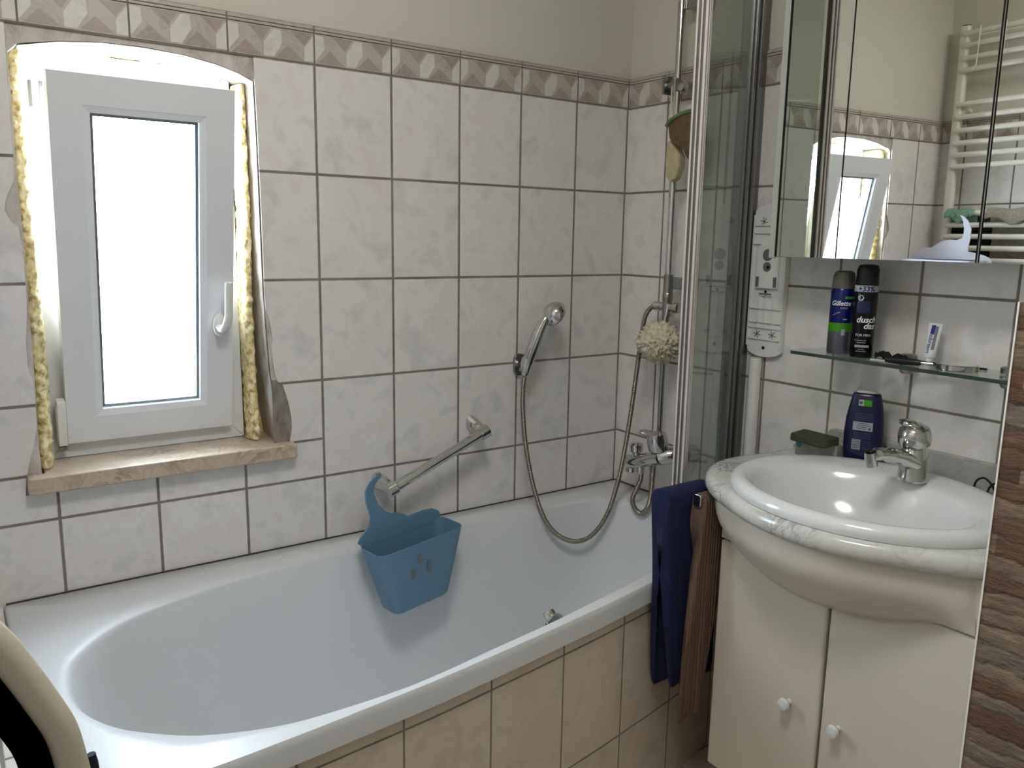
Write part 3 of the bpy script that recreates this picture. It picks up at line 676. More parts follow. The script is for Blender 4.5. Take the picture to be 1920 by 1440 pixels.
bm = BM(); tube(bm, smooth_path([(-.076, -.274, 1.172), (-.082, -.277, 1.15), (-.088, -.275, 1.12), (-.095, -.278, 1.09)], 5), .0016, 6); obj('cord', bm, M_WHITE, pf)
# wash mitt and loofah pad
wm = thing('loofah_mitt', 'brown loofah mitt with green edge hanging on the shower column', 'bath mitt', (-.09, -.33, 1.60))
bm = BM(); M_LOOF = simple('brown_loofah', (.42, .34, .26), .95, bump=(120, .7), var=.35, vscale=40)
sil = [(-.284, 1.665), (-.30, 1.672), (-.33, 1.683), (-.362, 1.688), (-.40, 1.68), (-.405, 1.60), (-.39, 1.565), (-.365, 1.56), (-.345, 1.588), (-.325, 1.600), (-.305, 1.605), (-.292, 1.625)]
prism(bm, [(-.125, y, z) for y, z in sil], (.034, 0, 0)); mt = obj('mitt_body', bm, M_LOOF, wm, bevel=.008, ang=60, seg=3)
bm = BM(); tube(bm, smooth_path([(-.127, -.285, 1.655), (-.128, -.300, 1.669), (-.127, -.33, 1.680), (-.126, -.362, 1.686), (-.124, -.398, 1.68)], 5), .005, 8); obj('edging', bm, simple('green_binding', (.36, .46, .28), .9), wm, 'green edge band')
bm = BM()
for pth in ([(-.075, -.255, 1.79), (-.088, -.262, 1.75), (-.10, -.280, 1.70), (-.108, -.300, 1.665)], [(-.078, -.262, 1.79), (-.09, -.272, 1.745), (-.10, -.285, 1.70), (-.108, -.305, 1.665)]): tube(bm, smooth_path(pth, 5), .0016, 6)
obj('cord', bm, simple('pale_cord', (.72, .70, .62), .8), wm)
lo = thing('loofah_pad', 'pale cream loofah pad hanging behind the brown mitt', 'loofah', (-.09, -.285, 1.56))
bm = BM(); P = [(-.272, 1.615), (-.286, 1.622), (-.305, 1.605), (-.324, 1.575), (-.322, 1.545), (-.308, 1.515), (-.290, 1.508), (-.275, 1.525), (-.270, 1.56)]
prism(bm, [(-.112, y, z) for y, z in P], (.028, 0, 0)); obj('pad', bm, simple('cream_loofah', (.74, .70, .57), .95, bump=(150, .8), var=.2, vscale=60), lo, bevel=.007, ang=60, seg=3)
bm = BM(); tube(bm, smooth_path([(-.076, -.25, 1.785), (-.09, -.262, 1.73), (-.098, -.275, 1.66), (-.10, -.29, 1.615)], 5), .0014, 6); obj('cord', bm, M_WHITE, lo)

# ================================================================== BATH SCREEN
SN = thing('bath_screen', 'folded glass bath screen with ribbed aluminium edge profile', 'bath screen', (-.2, -.57, .575))
hin = Vector((-.03, -.492, 0)); end = Vector((-.388, -.632, 0)); d = (end-hin).normalized(); nn = Vector((-d.y, d.x, 0))   # nn points to +?
if nn.y > 0: nn = -nn                                                     # nn: towards the room
def sbox(bm, s0, s1, n0, n1, z0, z1):
    M_ = Matrix((( -0, 0, 0, 0), (0, 0, 0, 0), (0, 0, 1, 0), (0, 0, 0, 1)))
    P = [hin+d*s+nn*n_ for s, n_ in ((s0, n0), (s1, n0), (s1, n1), (s0, n1))]
    prism(bm, [(p.x, p.y, z0) for p in P], (0, 0, z1-z0))
LS = (end-hin).length; Z0, Z1 = .580, 2.12
bm = BM(); sbox(bm, LS-.020, LS-.0035, -.0085, .0135, Z0, Z1)
EP = obj('edge_profile', bm, M_ALUD, SN, 'grey core of the edge profile', smooth=False)
for n0_, n1_ in ((-.0105, -.0055), (.0005, .0045), (.0105, .0165)):
    bm = BM(); sbox(bm, LS-.0034, LS+.0015, n0_, n1_, Z0, Z1); obj('rib', bm, M_ALU, EP, 'pale aluminium rib', smooth=False, bevel=.0012)
for s0_, s1_ in ((-.012, -.0075), (-.022, -.016)):
    bm = BM(); sbox(bm, LS+s0_, LS+s1_, .0136, .0180, Z0, Z1); obj('rib', bm, M_ALU, EP, 'pale aluminium rib', smooth=False, bevel=.0012)
bm = BM(); sbox(bm, .02, LS-.020, .003, .008, Z0+.005, Z1); obj('glass_panel', bm, M_SCREEN, SN, smooth=False)
bm = BM(); sbox(bm, .02, LS-.025, -.018, -.013, Z0+.005, Z1); obj('glass_panel', bm, M_SCREEN, SN, smooth=False)
bm = BM()
for s0, s1, n0, n1 in ((.0, .022, -.026, .020), (.028, .036, -.020, .014), (.042, .056, -.022, .018), (.062, .068, -.018, .012)): sbox(bm, s0, s1, n0, n1, Z0, Z1)
obj('hinge_profile', bm, M_ALUD, SN, 'dark grey folded hinge profiles', smooth=False, bevel=.0015)
bm = BM(); box(bm, -.034, -.0005, -.505, -.468, Z0, Z1); box(bm, -.040, -.034, -.502, -.492, Z0, Z1); obj('wall_profile', bm, M_ALUD, SN, 'grey wall profile', smooth=False, bevel=.001)
bm = BM(); sbox(bm, .01, LS-.002, -.008, .004, .5715, Z0+.004); obj('seal_strip', bm, M_DARK, SN, smooth=False)

# ================================================================== MIRROR CABINET
rot = (0, -.00618, -.02103)
MC = thing('mirror_cabinet', 'wall mirror cabinet with three mirrored doors above the glass shelf', 'mirror cabinet', (-.16, -.95, 1.5), rot)
MCW = WM[MC.name]
def mb(bm, x0, x1, y0, y1, z0, z1): box(bm, x0, x1, y0+.95, y1+.95, z0-1.5, z1-1.5, M=MCW)
ZB, ZT = 1.318, 1.893
bm = BM(); mb(bm, .0085, .140, -1.455, -.690, ZB+.003, ZT-.003); obj('carcass', bm, M_PALE, MC, smooth=False)
bm = BM(); mb(bm, 0, .0083, -.684, -.6685, ZB-.004, ZT+.004); mb(bm, .0083, .13, -.689, -.6705, ZB-.002, ZT+.002); obj('side_frame', bm, M_PALE, MC, 'pale side frame', smooth=False, bevel=.001)
bm = BM(); mb(bm, .002, .0083, -.692, -.684, ZB, ZT); mb(bm, .002, .0083, -.8514, -.8475, ZB, ZT); mb(bm, .002, .0083, -1.157, -1.149, ZB, ZT); mb(bm, .0, .0083, -.8475, -.692, ZT-.0038, ZT); split(obj('door_gap', bm, M_HOLE, MC, 'dark gap line beside a door', smooth=False))
bm = BM(); mb(bm, 0, .0083, -.8475, -.692, ZB, ZT-.004); obj('door', bm, M_MIR, MC, smooth=False)
bm = BM(); mb(bm, 0, .0083, -1.149, -.8514, ZB, ZT); obj('door', bm, M_MIR, MC, smooth=False)
bm = BM(); mb(bm, 0, .0083, -1.455, -1.157, ZB, ZT); obj('door', bm, M_MIR, MC, smooth=False)
bm = BM(); mb(bm, -.0025, .002, -1.1555, -1.1535, ZB, ZT); obj('door_edge', bm, M_CHROME, MC, smooth=False)

# ================================================================== WASHBASIN UNIT
CW = .84
VC = thing('vanity_cabinet', 'cream washbasin cabinet with two doors and curved apron', 'bathroom cabinet', (-.2, -1.06, 0))
xf = -.400; ym = -1.062
bm = BM(); box(bm, xf+.019, -.0005, -.803, -.785, .145, .803); box(bm, xf+.019, -.0005, -1.340, -1.322, .145, .803); box(bm, xf+.019, -.0005, -1.322, -.803, .145, .163); box(bm, -.018, -.0005, -1.322, -.803, .163, .803); box(bm, xf+.002, xf+.019, -1.340, -.785, .702, .803); obj('body', bm, M_CAB, VC, smooth=False, bevel=.002)
bm = BM(); box(bm, xf+.03, -.0005, -1.330, -.795, 0, .1445); obj('plinth', bm, M_CAB, VC, smooth=False)
def dm(ya, yb_): 
    bm = BM(); box(bm, xf, xf+.0185, ya, yb_, .148, .699); return bm
DL = obj('door', dm(-1.0595, -.786), M_CAB, VC, 'left cabinet door', bevel=.006, seg=3); DR = obj('door', dm(-1.339, -1.0655), M_CAB, VC, 'right cabinet door', bevel=.006, seg=3)
for dd, y in ((DL, -.992), (DR, -1.106)):
    bm = BM(); lathe(bm, [(.006, 0), (.0055, .009), (.011, .013), (.0135, .019), (.011, .026), (0, .029)], (xf, y, .409), (-1, 0, 0), 20); obj('knob', bm, M_CERAM, dd, 'round white knob')
# counter outline (plan), apron
Lc = [(-.0008, -.703), (-.06, -.697), (-.15, -.690), (-.22, -.677), (-.28, -.676), (-.335, -.690), (-.395, -.727), (-.445, -.783), (-.485, -.858), (-.520, -.945), (-.536, -1.04), (-.530, -1.115), (-.510, -1.175), (-.480, -1.235), (-.442, -1.300), (-.390, -1.352), (-.30, -1.385), (-.18, -1.400), (-.0008, -1.403)]
def dens(P, n=6): return [(v.x, v.y) for v in smooth_path([(x, y, 0) for x, y in P], n)]
Ld = dens(Lc)
def inset(P, dd):
    out = []
    for i, p in enumerate(P):
        a = Vector(P[max(i-1, 0)]); b_ = Vector(P[min(i+1, len(P)-1)]); t = (b_-a).normalized(); n_ = Vector((t.y, -t.x))
        c = Vector(p); ctr = Vector((-.2, -1.04))
        if (ctr-c).dot(n_) < 0: n_ = -n_
        q_ = c+n_*dd; out.append((min(q_.x, -.0008), q_.y))
    return out
CT = thing('marble_countertop', 'rounded grey veined marble top on the basin cabinet', 'countertop', (-.2, -1.04, .80))
bm = BM(); prof = [(.016, .804), (.006, .806), (.0, .815), (-.001, .824), (.001, .834), (.008, .841), (.018, .8425)]
bcx, bcy = -.288, -1.046
def ray_poly2(poly, ang, cx, cy):
    d = (math.cos(ang), math.sin(ang)); best = None
    for i in range(len(poly)):
        ax, ay = poly[i][0]-cx, poly[i][1]-cy; bx, by = poly[(i+1) % len(poly)][0]-cx, poly[(i+1) % len(poly)][1]-cy
        ex, ey = bx-ax, by-ay; den = d[0]*ey-d[1]*ex
        if abs(den) < 1e-12: continue
        t = (ax*ey-ay*ex)/den; s_ = (ax*d[1]-ay*d[0])/den
        if t > 0 and -1e-6 <= s_ <= 1+1e-6: best = t if best is None else max(best, t)
    return (cx+d[0]*best, cy+d[1]*best)
aa = sorted([2*PI*k/120-PI for k in range(120)]+[math.atan2(y-bcy, x-bcx) for x, y in (Ld[0], Ld[-1])])
hole = [(bcx+.218*math.cos(a), bcy+.258*math.sin(a)) for a in aa]
loft(bm, [[Vector((x, y, .804)) for x, y in hole]]+[[Vector((*ray_poly2(inset(Ld, i_), a, bcx, bcy), z)) for a in aa] for i_, z in prof]+[[Vector((x, y, .8425)) for x, y in hole], [Vector((x, y, .804)) for x, y in hole]], True, False, False); bmesh.ops.remove_doubles(bm, verts=bm.verts[:], dist=1e-6); obj('slab', bm, M_MARBLE, CT, ang=60)
bm = BM(); P = [(-.0008, .843), (-.0008, .8975)]
sil = [(-.777, .8428), (-.777, .895), (-.782, .901), (-.790, .9035), (-1.168, .9035), (-1.378, .9035), (-1.378, .8428)]
prism(bm, [(-.0008, y, z) for y, z in sil], (-.018, 0, 0)); obj('backsplash', bm, M_MARBLEG, CT, 'grey marble upstand against the wall', smooth=False, bevel=.003)
# apron
bm = BM()
ys = [(-.800-.495*k/40) for k in range(41)]
top = []; ap = inset(Ld, .022)
apf = [p for p in ap if p[0] < xf+.06 and p[1] < -.74]
N_ = 48
def resamp(P, n):
    P = [Vector((p[0], p[1], 0)) for p in P]; c = [0]
    for i in range(len(P)-1): c.append(c[-1]+(P[i+1]-P[i]).length)
    out = []; k = 0
    for j in range(n+1):
        s = c[-1]*j/n*.999999
        while c[k+1] < s: k += 1
        out.append(P[k].lerp(P[k+1], (s-c[k])/(c[k+1]-c[k])))
    return out
tp = resamp([(xf+.012, -.765)]+[p for p in ap if p[0] < -.400]+[(xf+.012, -1.325)], N_)
def zlow(y):
    P = [(-1.40, .7025), (-1.31, .7045), (-1.28, .705), (-1.25, .698), (-1.219, .685), (-1.16, .667), (-1.10, .656), (-1.048, .650), (-.999, .650), (-.95, .654), (-.92, .661), (-.885, .673), (-.863, .683), (-.845, .698), (-.825, .74), (-.80, .80)]
    for (a, za), (b_, zb_) in zip(P, P[1:]):
        if y <= b_: return za+(zb_-za)*max(0, (y-a)/(b_-a))
    return .80
rows = []
for s in range(0, 9):
    t = s/8; row = []
    for j, p in enumerate(tp):
        yb_ = -.815-.52*j/N_; zb = zlow(yb_); u = min(1, abs((yb_+1.075)/.26)); xb = xf-.003-.012*(1-u**2)
        b_ = Vector((xb, yb_, zb)); a = Vector((p.x, p.y, .8035)); e = t**2.0; bl = math.sin(t*PI)*.012
        q_ = a.lerp(b_, e); q_.z = a.z+(b_.z-a.z)*t; q_.x -= bl*(1 if j not in (0, N_) else .3); row.append(q_)
    rows.append(row)
rows.append([Vector((xf+.004, v.y, v.z+.001)) for v in rows[-1]])
loft(bm, rows, False); obj('apron', bm, M_CAB, VC, 'curved apron under the marble top', ang=50)
# basin
WBN = thing('washbasin', 'white oval ceramic washbasin set into the marble top', 'washbasin', (-.29, -1.046, .84))
bcx, bcy, bA, bB = -.288, -1.046, .234, .276
def oval(ax_, ay_, z, dx=0, dy=0, n=72, e=2.0):
    return [Vector((bcx+dx+ax_*abs(math.cos(t))**(2/e)*(1 if math.cos(t) > 0 else -1), bcy+dy+ay_*abs(math.sin(t))**(2/e)*(1 if math.sin(t) > 0 else -1), z)) for t in [2*PI*k/n for k in range(n)]]
bm = BM()
loft(bm, [oval(bA, bB, .843), oval(bA+.002, bB+.002, .850), oval(bA, bB, .860), oval(bA-.008, bB-.008, .867), oval(bA-.016, bB-.018, .8695), oval(bA-.026, bB-.030, .868, -.002),
          oval(.182, .235, .8655, -.024), oval(.168, .222, .861, -.028), oval(.162, .216, .853, -.030), oval(.155, .205, .835, -.031), oval(.140, .185, .80, -.033), oval(.115, .15, .76, -.034), oval(.075, .10, .732, -.034), oval(.03, .04, .722, -.034)], True, False, True)
obj('bowl', bm, M_CERAM, WBN, ang=70)
bm = BM(); lathe(bm, [(.021, 0), (.021, .003), (.016, .005), (0, .005)], (bcx-.034, bcy, .7225)); obj('drain', bm, M_CHROME, WBN)
# faucet
FC = thing('basin_mixer_tap', 'chrome single lever mixer tap on the washbasin rim', 'tap', (-.145, -1.060, .868))
fcx, fcy = -.150, -1.066
bm = BM(); lathe(bm, [(.029, 0), (.029, .004), (.027, .010), (.0255, .04), (.024, .066), (.021, .070)], (fcx, fcy, .8675), seg=28)
tube(bm, smooth_path([(fcx-.005, fcy, .905), (fcx-.045, fcy+.012, .922), (fcx-.085, fcy+.024, .930), (fcx-.108, fcy+.031, .926)], 6), [.025]*5+[.023]*5+[.018]*5+[.0145]*4, 16, flat=(.72, 1.0))
obj('body', bm, M_CHROME, FC, ang=50)
bm = BM(); lathe(bm, [(.012, -.020), (.0125, 0), (.0115, .010)], (fcx-.108, fcy+.031, .926), (-.25, .05, 1), 18); obj('spout_tip', bm, M_CHROME, FC)
bm = BM(); lathe(bm, [(.022, 0), (.029, .004), (.032, .012), (.032, .028), (.028, .040), (.016, .048), (0, .050)], (fcx, fcy, .939), (-.16, .04, 1), 28)
tube(bm, smooth_path([(fcx+.004, fcy-.003, .975), (fcx-.012, fcy+.008, .988), (fcx-.030, fcy+.018, .991)], 5), [.018]*6+[.014]*4+[.009], 12, flat=(.5, 1.2)); obj('lever', bm, M_CHROME, FC, ang=50)
bm = BM(); lathe(bm, [(.0035, 0), (.0035, .0012), (0, .0013)], (fcx-.029, fcy+.008, .957), (-1, .25, .16), 12); obj('index_dot', bm, M_DARK, FC)

# ================================================================== GLASS SHELF + ITEMS
GS = thing('glass_shelf', 'glass shelf on chrome clips below the mirror cabinet', 'shelf', (-.06, -.98, 1.092))
bm = BM(); P = [(-.012, -.745), (-.10, -.728), (-.128, -.730), (-.134, -.74), (-.134, -1.225), (-.012, -1.225)]
prism(bm, [(x, y, 1.0915) for x, y in P], (0, 0, .0075)); obj('pane', bm, [M_SHELF], GS, smooth=False)
bm = BM(); prism(bm, [(-.1345, -.738, 1.0915), (-.1358, -.740, 1.0915), (-.1358, -1.226, 1.0915), (-.1345, -1.226, 1.0915)], (0, 0, .0075)); obj('front_edge', bm, M_SHEDGE, GS, 'dark green glass edge', smooth=False)
for y in (-.966, -1.178):
    bm = BM(); lathe(bm, [(.013, 0), (.016, .004), (.018, .018), (.018, .0225)], (-.028, y, 1.0685)); box(bm, -.022, -.0005, y-.012, y+.012, 1.070, 1.090); lathe(bm, [(.018, 0), (.018, .010), (.014, .0125), (0, .013)], (-.028, y, 1.0992)); obj('clip', bm, M_CHROMEB, GS)
# shaving gel can
ZS = 1.0992
M_CANB = simple('can_blue', (.05, .08, .38), .25, .3); M_CANS = simple('can_silver', (.45, .45, .50), .3, .7); M_CANG = simple('can_green', (.28, .58, .12), .35, .2)
M_INKW = simple('ink_white', (.88, .88, .88), .5); M_INKG = simple('ink_grey', (.62, .64, .66), .5); M_CLEAR = simple('smoky_cap', (.40, .39, .35), .2)
C1 = thing('shaving_gel_can', 'blue and silver shaving gel can with smoky cap, left on the glass shelf', 'spray can', (-.075, -.823, ZS))
x1, y1, r1 = -.075, -.823, .0262; af = math.atan2(-1.918-y1, -1.771-x1)+2*PI if math.atan2(-1.918-y1, -1.771-x1) < 0 else 0
bm = BM(); lathe(bm, [(.0245, 0), (r1, .003), (r1, .052)], (x1, y1, ZS), seg=40); obj('base', bm, M_CANS, C1)
bm = BM(); lathe(bm, [(r1, .0521), (r1, .072)], (x1, y1, ZS), seg=40); obj('green_band', bm, M_CANG, C1)
bm = BM(); lathe(bm, [(r1, .0721), (r1, .145), (.0240, .150)], (x1, y1, ZS), seg=40); obj('blue_body', bm, M_CANB, C1)
bm = BM(); lathe(bm, [(.0243, .150), (.0252, .152), (.0240, .176), (.0215, .186), (.015, .190), (0, .1905)], (x1, y1, ZS), seg=32); obj('cap', bm, M_CLEAR, C1, 'smoky transparent cap')
text('brand_text', 'Gillette', .0150, M_INKW, C1, cyl_map(x1, y1, r1, ZS+.112, af-.98), shear=.25, bold=.0003)
text('series_text', 'SERIES', .0060, M_INKG, C1, cyl_map(x1, y1, r1, ZS+.104, af-.15), shear=.2)
bm = BM(); cyl_patch(bm, x1, y1, r1, af-.75, af-.1, 0, 0, zf=lambda t: (ZS+.088+.012*t-.004*t*t, ZS+.0895+.012*t-.004*t*t)); cyl_patch(bm, x1, y1, r1, af+.15, af+.5, ZS+.0795, ZS+.082)
cyl_patch(bm, x1, y1, r1, af+.1, af+.4, ZS+.044, ZS+.058); split(obj('label_mark', bm, M_INKG, C1))
bm = BM(); cyl_patch(bm, x1, y1, r1, af+.2, af+1.0, ZS+.127, ZS+.133); obj('green_mark', bm, M_CANG, C1)
for z in (.046, .050):
    pass
# deodorant can
C2 = thing('deodorant_can', 'tall black deodorant spray can with a plus 33 percent band', 'spray can', (-.078, -.884, ZS))
x2, y2, r2 = -.080, -.8835, .0250; af2 = math.atan2(-1.918-y2, -1.771-x2)+2*PI
M_CANK = simple('can_black', (.018, .022, .05), .22, .2)
bm = BM(); lathe(bm, [(.0235, 0), (r2, .003), (r2, .160)], (x2, y2, ZS), seg=40); obj('body', bm, M_CANK, C2)
bm = BM(); lathe(bm, [(r2+.0001, .1465), (r2+.0001, .1605)], (x2, y2, ZS), seg=40, caps=False); obj('white_band', bm, M_INKG, C2)
bm = BM(); lathe(bm, [(r2-.0012, .161), (r2-.0008, .163), (r2-.002, .196), (.020, .204), (.012, .2065), (0, .207)], (x2, y2, ZS), seg=36); obj('cap', bm, M_BLACK, C2, 'black cap')
text('band_text', '+33%', .0158, M_CANB, C2, cyl_map(x2, y2, r2+.0001, ZS+.1480, af2-.72), bold=.0003, depth=.0004)
text('brand_text', 'dusch', .0190, M_INKW, C2, cyl_map(x2, y2, r2, ZS+.079, af2-.68), shear=.25, bold=.0004)
text('brand_text', 'das', .0190, M_INKW, C2, cyl_map(x2, y2, r2, ZS+.065, af2-.02), shear=.25, bold=.0004)
text('men_text', 'FOR MEN', .0078, M_INKW, C2, cyl_map(x2, y2, r2, ZS+.048, af2-.62))
bm = BM()
cyl_patch(bm, x2, y2, r2, af2-.62, af2+.62, ZS+.023, ZS+.0285)
lathe_c = (x2, y2)
for k in range(1):
    P = []
    for j in range(20):
        t = 2*PI*j/20; rr_ = .0068*(1+.08*math.cos(7*t)); a = af2-.42+rr_*math.cos(t)/r2; P.append(bm.verts.new((x2+(r2+.0003)*math.cos(a), y2+(r2+.0003)*math.sin(a), ZS+.133+rr_*math.sin(t))))
    bm.faces.new(P)
split(obj('label_mark', bm, M_INKG, C2))
bm = BM()
for z, a0, a1 in ((.038, -.7, .35), (.033, -.45, .3), (.018, -.3, .25), (.0135, -.5, .4)):
    n_ = 14
    for j in range(n_):
        u0 = a0+(a1-a0)*j/n_; cyl_patch(bm, x2, y2, r2, af2+u0, af2+u0+(a1-a0)/n_*(.45+.4*random.random()), ZS+z, ZS+z+.0016, n=2)
obj('small_print', bm, M_INKG, C2)
bm = BM(); M_SWIRL = simple('dark_blue_print', (.07, .13, .30), .3, var=.5, vscale=180)
cyl_patch(bm, x2, y2, r2, af2-.75, af2+.45, ZS+.100, ZS+.126, .0001); obj('picture', bm, M_SWIRL, C2, 'dark blue swirling print')
# toothpaste tube standing on its cap, leaning on the wall
TT = thing('toothpaste_tube', 'small white toothpaste tube standing upright on the glass shelf', 'tube', (-.035, -1.02, ZS))
bm = BM(); lathe(bm, [(.0085, 0), (.009, .001), (.009, .012), (.0085, .013)], (-.040, -1.019, ZS), seg=20); obj('cap', bm, M_WHITE, TT)
bm = BM(); rings = []
for t in [k/8 for k in range(9)]:
    w = .0125+.0025*t; dp = .0105*(1-t)+.0009; c = Vector((-.040+.011*t, -1.019, ZS+.0135+.072*t)); rings.append([c+Vector((dp*math.cos(a), w*math.sin(a), 0)) for a in [2*PI*k/20 for k in range(20)]])
loft(bm, rings); obj('tube_body', bm, simple('tube_white', (.85, .85, .84), .35), TT)
fd = Vector((-math.cos(.16), 0, -math.sin(.16)))
def tmap(x, y, h):   # text running upwards along the tube
    t = (x+.004)/.072; dp = .0105*(1-t)+.0009; yy = max(-.95, min(.95, y/(.0125+.0025*t)))
    return (-.040+.011*t-dp*math.sqrt(1-yy*yy)-.0005, -1.019+y*-1*-1, ZS+.0135+.072*t)
def tm2(x, y, h): return tmap(x, -(y-.006)*-1*-1+0*h, h)
text('brand_text', 'meridol', .0135, simple('ink_blue', (.16, .28, .55), .4), TT, lambda x, y, h: tmap(x+.004, .0060-y, h), bold=.0002)
bm = BM()
for (xa, xb, ya, yb_) in ((.012, .062, -.0095, -.0035),):
    loft(bm, [[tmap(xa+(xb-xa)*k/8, yb_, 0), tmap(xa+(xb-xa)*k/8, ya, 0)] for k in range(9)], False)
obj('grey_stripe', bm, simple('print_grey', (.42, .44, .5), .4), TT, smooth=False)
bm = BM(); loft(bm, [[tmap(.046+(.018)*k/5, .006, 0), tmap(.046+(.018)*k/5, -.0030, 0)] for k in range(6)], False); obj('blue_patch', bm, simple('print_navy', (.14, .16, .45), .4), TT, smooth=False)
# hand mirror lying on the shelf
HM = thing('hand_mirror', 'round chrome rimmed hand mirror with black handle lying on the glass shelf', 'hand mirror', (-.09, -1.09, ZS))
bm = BM(); hc = (-.080, -1.098); lathe(bm, [(.040, 0), (.041, .001), (.041, .011), (.040, .012)], (hc[0], hc[1], ZS), seg=40); obj('rim', bm, M_CHROME, HM)
bm = BM(); lathe(bm, [(.037, .0122), (0, .0125)], (hc[0], hc[1], ZS), seg=40); obj('mirror_disc', bm, M_MIR, HM)
bm = BM(); tube(bm, [(-.105, -1.062, ZS+.0085), (-.112, -1.040, ZS+.0085)], .0035, 10); obj('neck', bm, M_CHROME, HM)
bm = BM(); tube(bm, smooth_path([(-.112, -1.040, ZS+.0085), (-.116, -1.01, ZS+.008), (-.120, -.967, ZS+.0078)], 4), [.005]+[.0068]*3+[.0075]*4+[.006], 12); obj('handle', bm, M_BLACK, HM, 'black handle')
sp = BM(); prism(sp, [(-.121, -.967, ZS+.0003), (-.128, -.935, ZS+.0003), (-.118, -.925, ZS+.0003), (-.112, -.965, ZS+.0003)], (0, 0, .006)); tag(obj('nail_scissors', sp, M_CHROME, None, bevel=.001), 'small shiny metal piece lying at the end of the black handle', 'scissors')
bm = BM(); prism(bm, [(-.055, -.965, ZS+.0002), (-.048, -.965, ZS+.0002), (-.030, -1.135, ZS+.0002), (-.036, -1.137, ZS+.0002)], (0, 0, .004)); tag(obj('comb', bm, M_BLACK, None, smooth=False), 'thin black comb lying behind the hand mirror', 'comb')
bm = BM(); P = []
for k in range(60):
    t = k/59; P.append((-.080+.018*math.sin(t*7.5), -.893-.064*t-.004*math.sin(t*19), ZS+.0075+.004*math.sin(t*13)**2))
P = [(x, y-.024, z) for x, y, z in P]
tube(bm, P, [.0055*(1+.28*math.sin(k*1.9)) for k in range(60)], 8); tag(obj('hair_tie', bm, M_BLACKT, None, ang=60), 'crumpled black hair tie lying between the spray can and the hand mirror', 'hair tie')

# ------------------------------------------------ things on the counter
SB = thing('shower_gel_bottle', 'dark blue shower gel bottle standing on the marble top beside the tap', 'bottle', (-.062, -.9, .8426))
sM = Matrix.Translation((-.062, -.898, .8428)) @ Matrix.Rotation(math.radians(24), 4, 'Z')
def sbr(w, d_, z, n=36, e=2.6): return [sM @ Vector((d_*abs(math.cos(t))**(2/e)*(1 if math.cos(t) > 0 else -1), w*abs(math.sin(t))**(2/e)*(1 if math.sin(t) > 0 else -1), z)) for t in [2*PI*k/n for k in range(n)]]
M_NAVY = simple('navy_bottle', (.05, .075, .23), .28)
bm = BM(); loft(bm, [sbr(w, d_, z) for w, d_, z in ((.030, .014, 0), (.036, .017, .004), (.0395, .019, .02), (.0425, .020, .05), (.043, .020, .08), (.0405, .019, .115), (.0355, .0175, .145), (.0310, .016, .166), (.029, .014, .172), (.024, .010, .1735))])
obj('bottle_body', bm, M_NAVY, SB, ang=60)
bm = BM(); loft(bm, [sbr(w, d_, z) for w, d_, z in ((.024, .012, .1737), (.022, .011, .1775), (.014, .007, .1795))]); obj('cap', bm, M_PALE, SB, 'pale cap', ang=60)
def front(x, z, h=0):   # x to the viewer's right on the bottle front
    w = .0195+.0; zz = max(0.0, min(1, (z-.08)/.09)); dp = .0203-.004*zz*zz+h; return sM @ Vector((-dp*(1-abs(x/.043)**2.6)**(1/2.6) if abs(x) < .042 else 0, -x, z))
def fpatch(bm, xa, xb, za, zb, mi=0, n=8, h=.0004):
    loft(bm, [[front(xa+(xb-xa)*k/n, za+(zb-za)*j/4, h) for j in range(5)] for k in range(n+1)], False, mi=mi)
bm = BM(); fpatch(bm, -.003, .014, .145, .159); obj('green_label', bm, M_CANG, SB, smooth=False)
bm = BM(); fpatch(bm, -.014, -.003, .145, .159); fpatch(bm, -.022, .020, .088, .108); fpatch(bm, -.0215, -.003, .043, .067)
lb = split(obj('white_label', bm, M_INKG, SB, 'pale printed panels', smooth=False))[0]
bm = BM()
for z in (.0635, .0600, .0565, .053, .0495, .046): fpatch(bm, -.0200, -.0045, z, z+.0016, h=.0008)
for z, xa, xb in ((.104, -.020, .012), (.100, -.014, .016), (.096, -.014, .010), (.092, -.014, .006)): fpatch(bm, xa, xb, z, z+.0012, h=.0008)
fpatch(bm, -.012, -.006, .149, .155, h=.0008); fpatch(bm, .012, .016, .091, .096, h=.0008); split(obj('dark_print', bm, simple('print_dark', (.25, .27, .36), .5), lb, smooth=False))
bm = BM()
for z in (.126, .121, .117, .1125, .082, .078, .074, .070, .063, .059, .054, .049, .045):
    x = -.019 if z > .068 else .001; e_ = .021
    while x < e_-.003:
        w_ = random.uniform(.002, .006); fpatch(bm, x, min(x+w_, e_), z, z+.0013, n=2); x += w_+.0012
obj('small_print', bm, simple('print_lilac', (.30, .31, .45), .5), SB, smooth=False)
# sponge + soap box
bm = BM(); prism(bm, [(-.105, -.748, .8431), (-.060, -.748, .8431), (-.060, -.860, .8431), (-.105, -.860, .8431)], (0, 0, .046))
bx1 = obj('soap_box', bm, simple('soap_box_white', (.66, .66, .62), .6, var=.15, vscale=30), None, smooth=False, bevel=.004); tag(bx1, 'small pale soap packet with turquoise dot under the green sponge', 'soap packet')
bm = BM(); lathe(bm, [(.0088, 0), (.0088, .0004), (0, .0005)], (-.1052, -.760, .872), (-1, 0, 0), 20); obj('turquoise_dot', bm, simple('turquoise', (.20, .50, .55), .5), bx1)
bm = BM(); prism(bm, [(-.122+px, -.812+py, .8895) for py, px in rrect(.098, .060, .010)], (0, 0, .018)); 
for v in bm.verts: v.co.z += .004*noise.noise(v.co*30)
tag(obj('green_sponge', bm, simple('olive_sponge', (.27, .29, .20), .95, bump=(300, 1.0), var=.3, vscale=90), None, bevel=.003), 'dark olive green sponge lying on the soap packet', 'sponge')
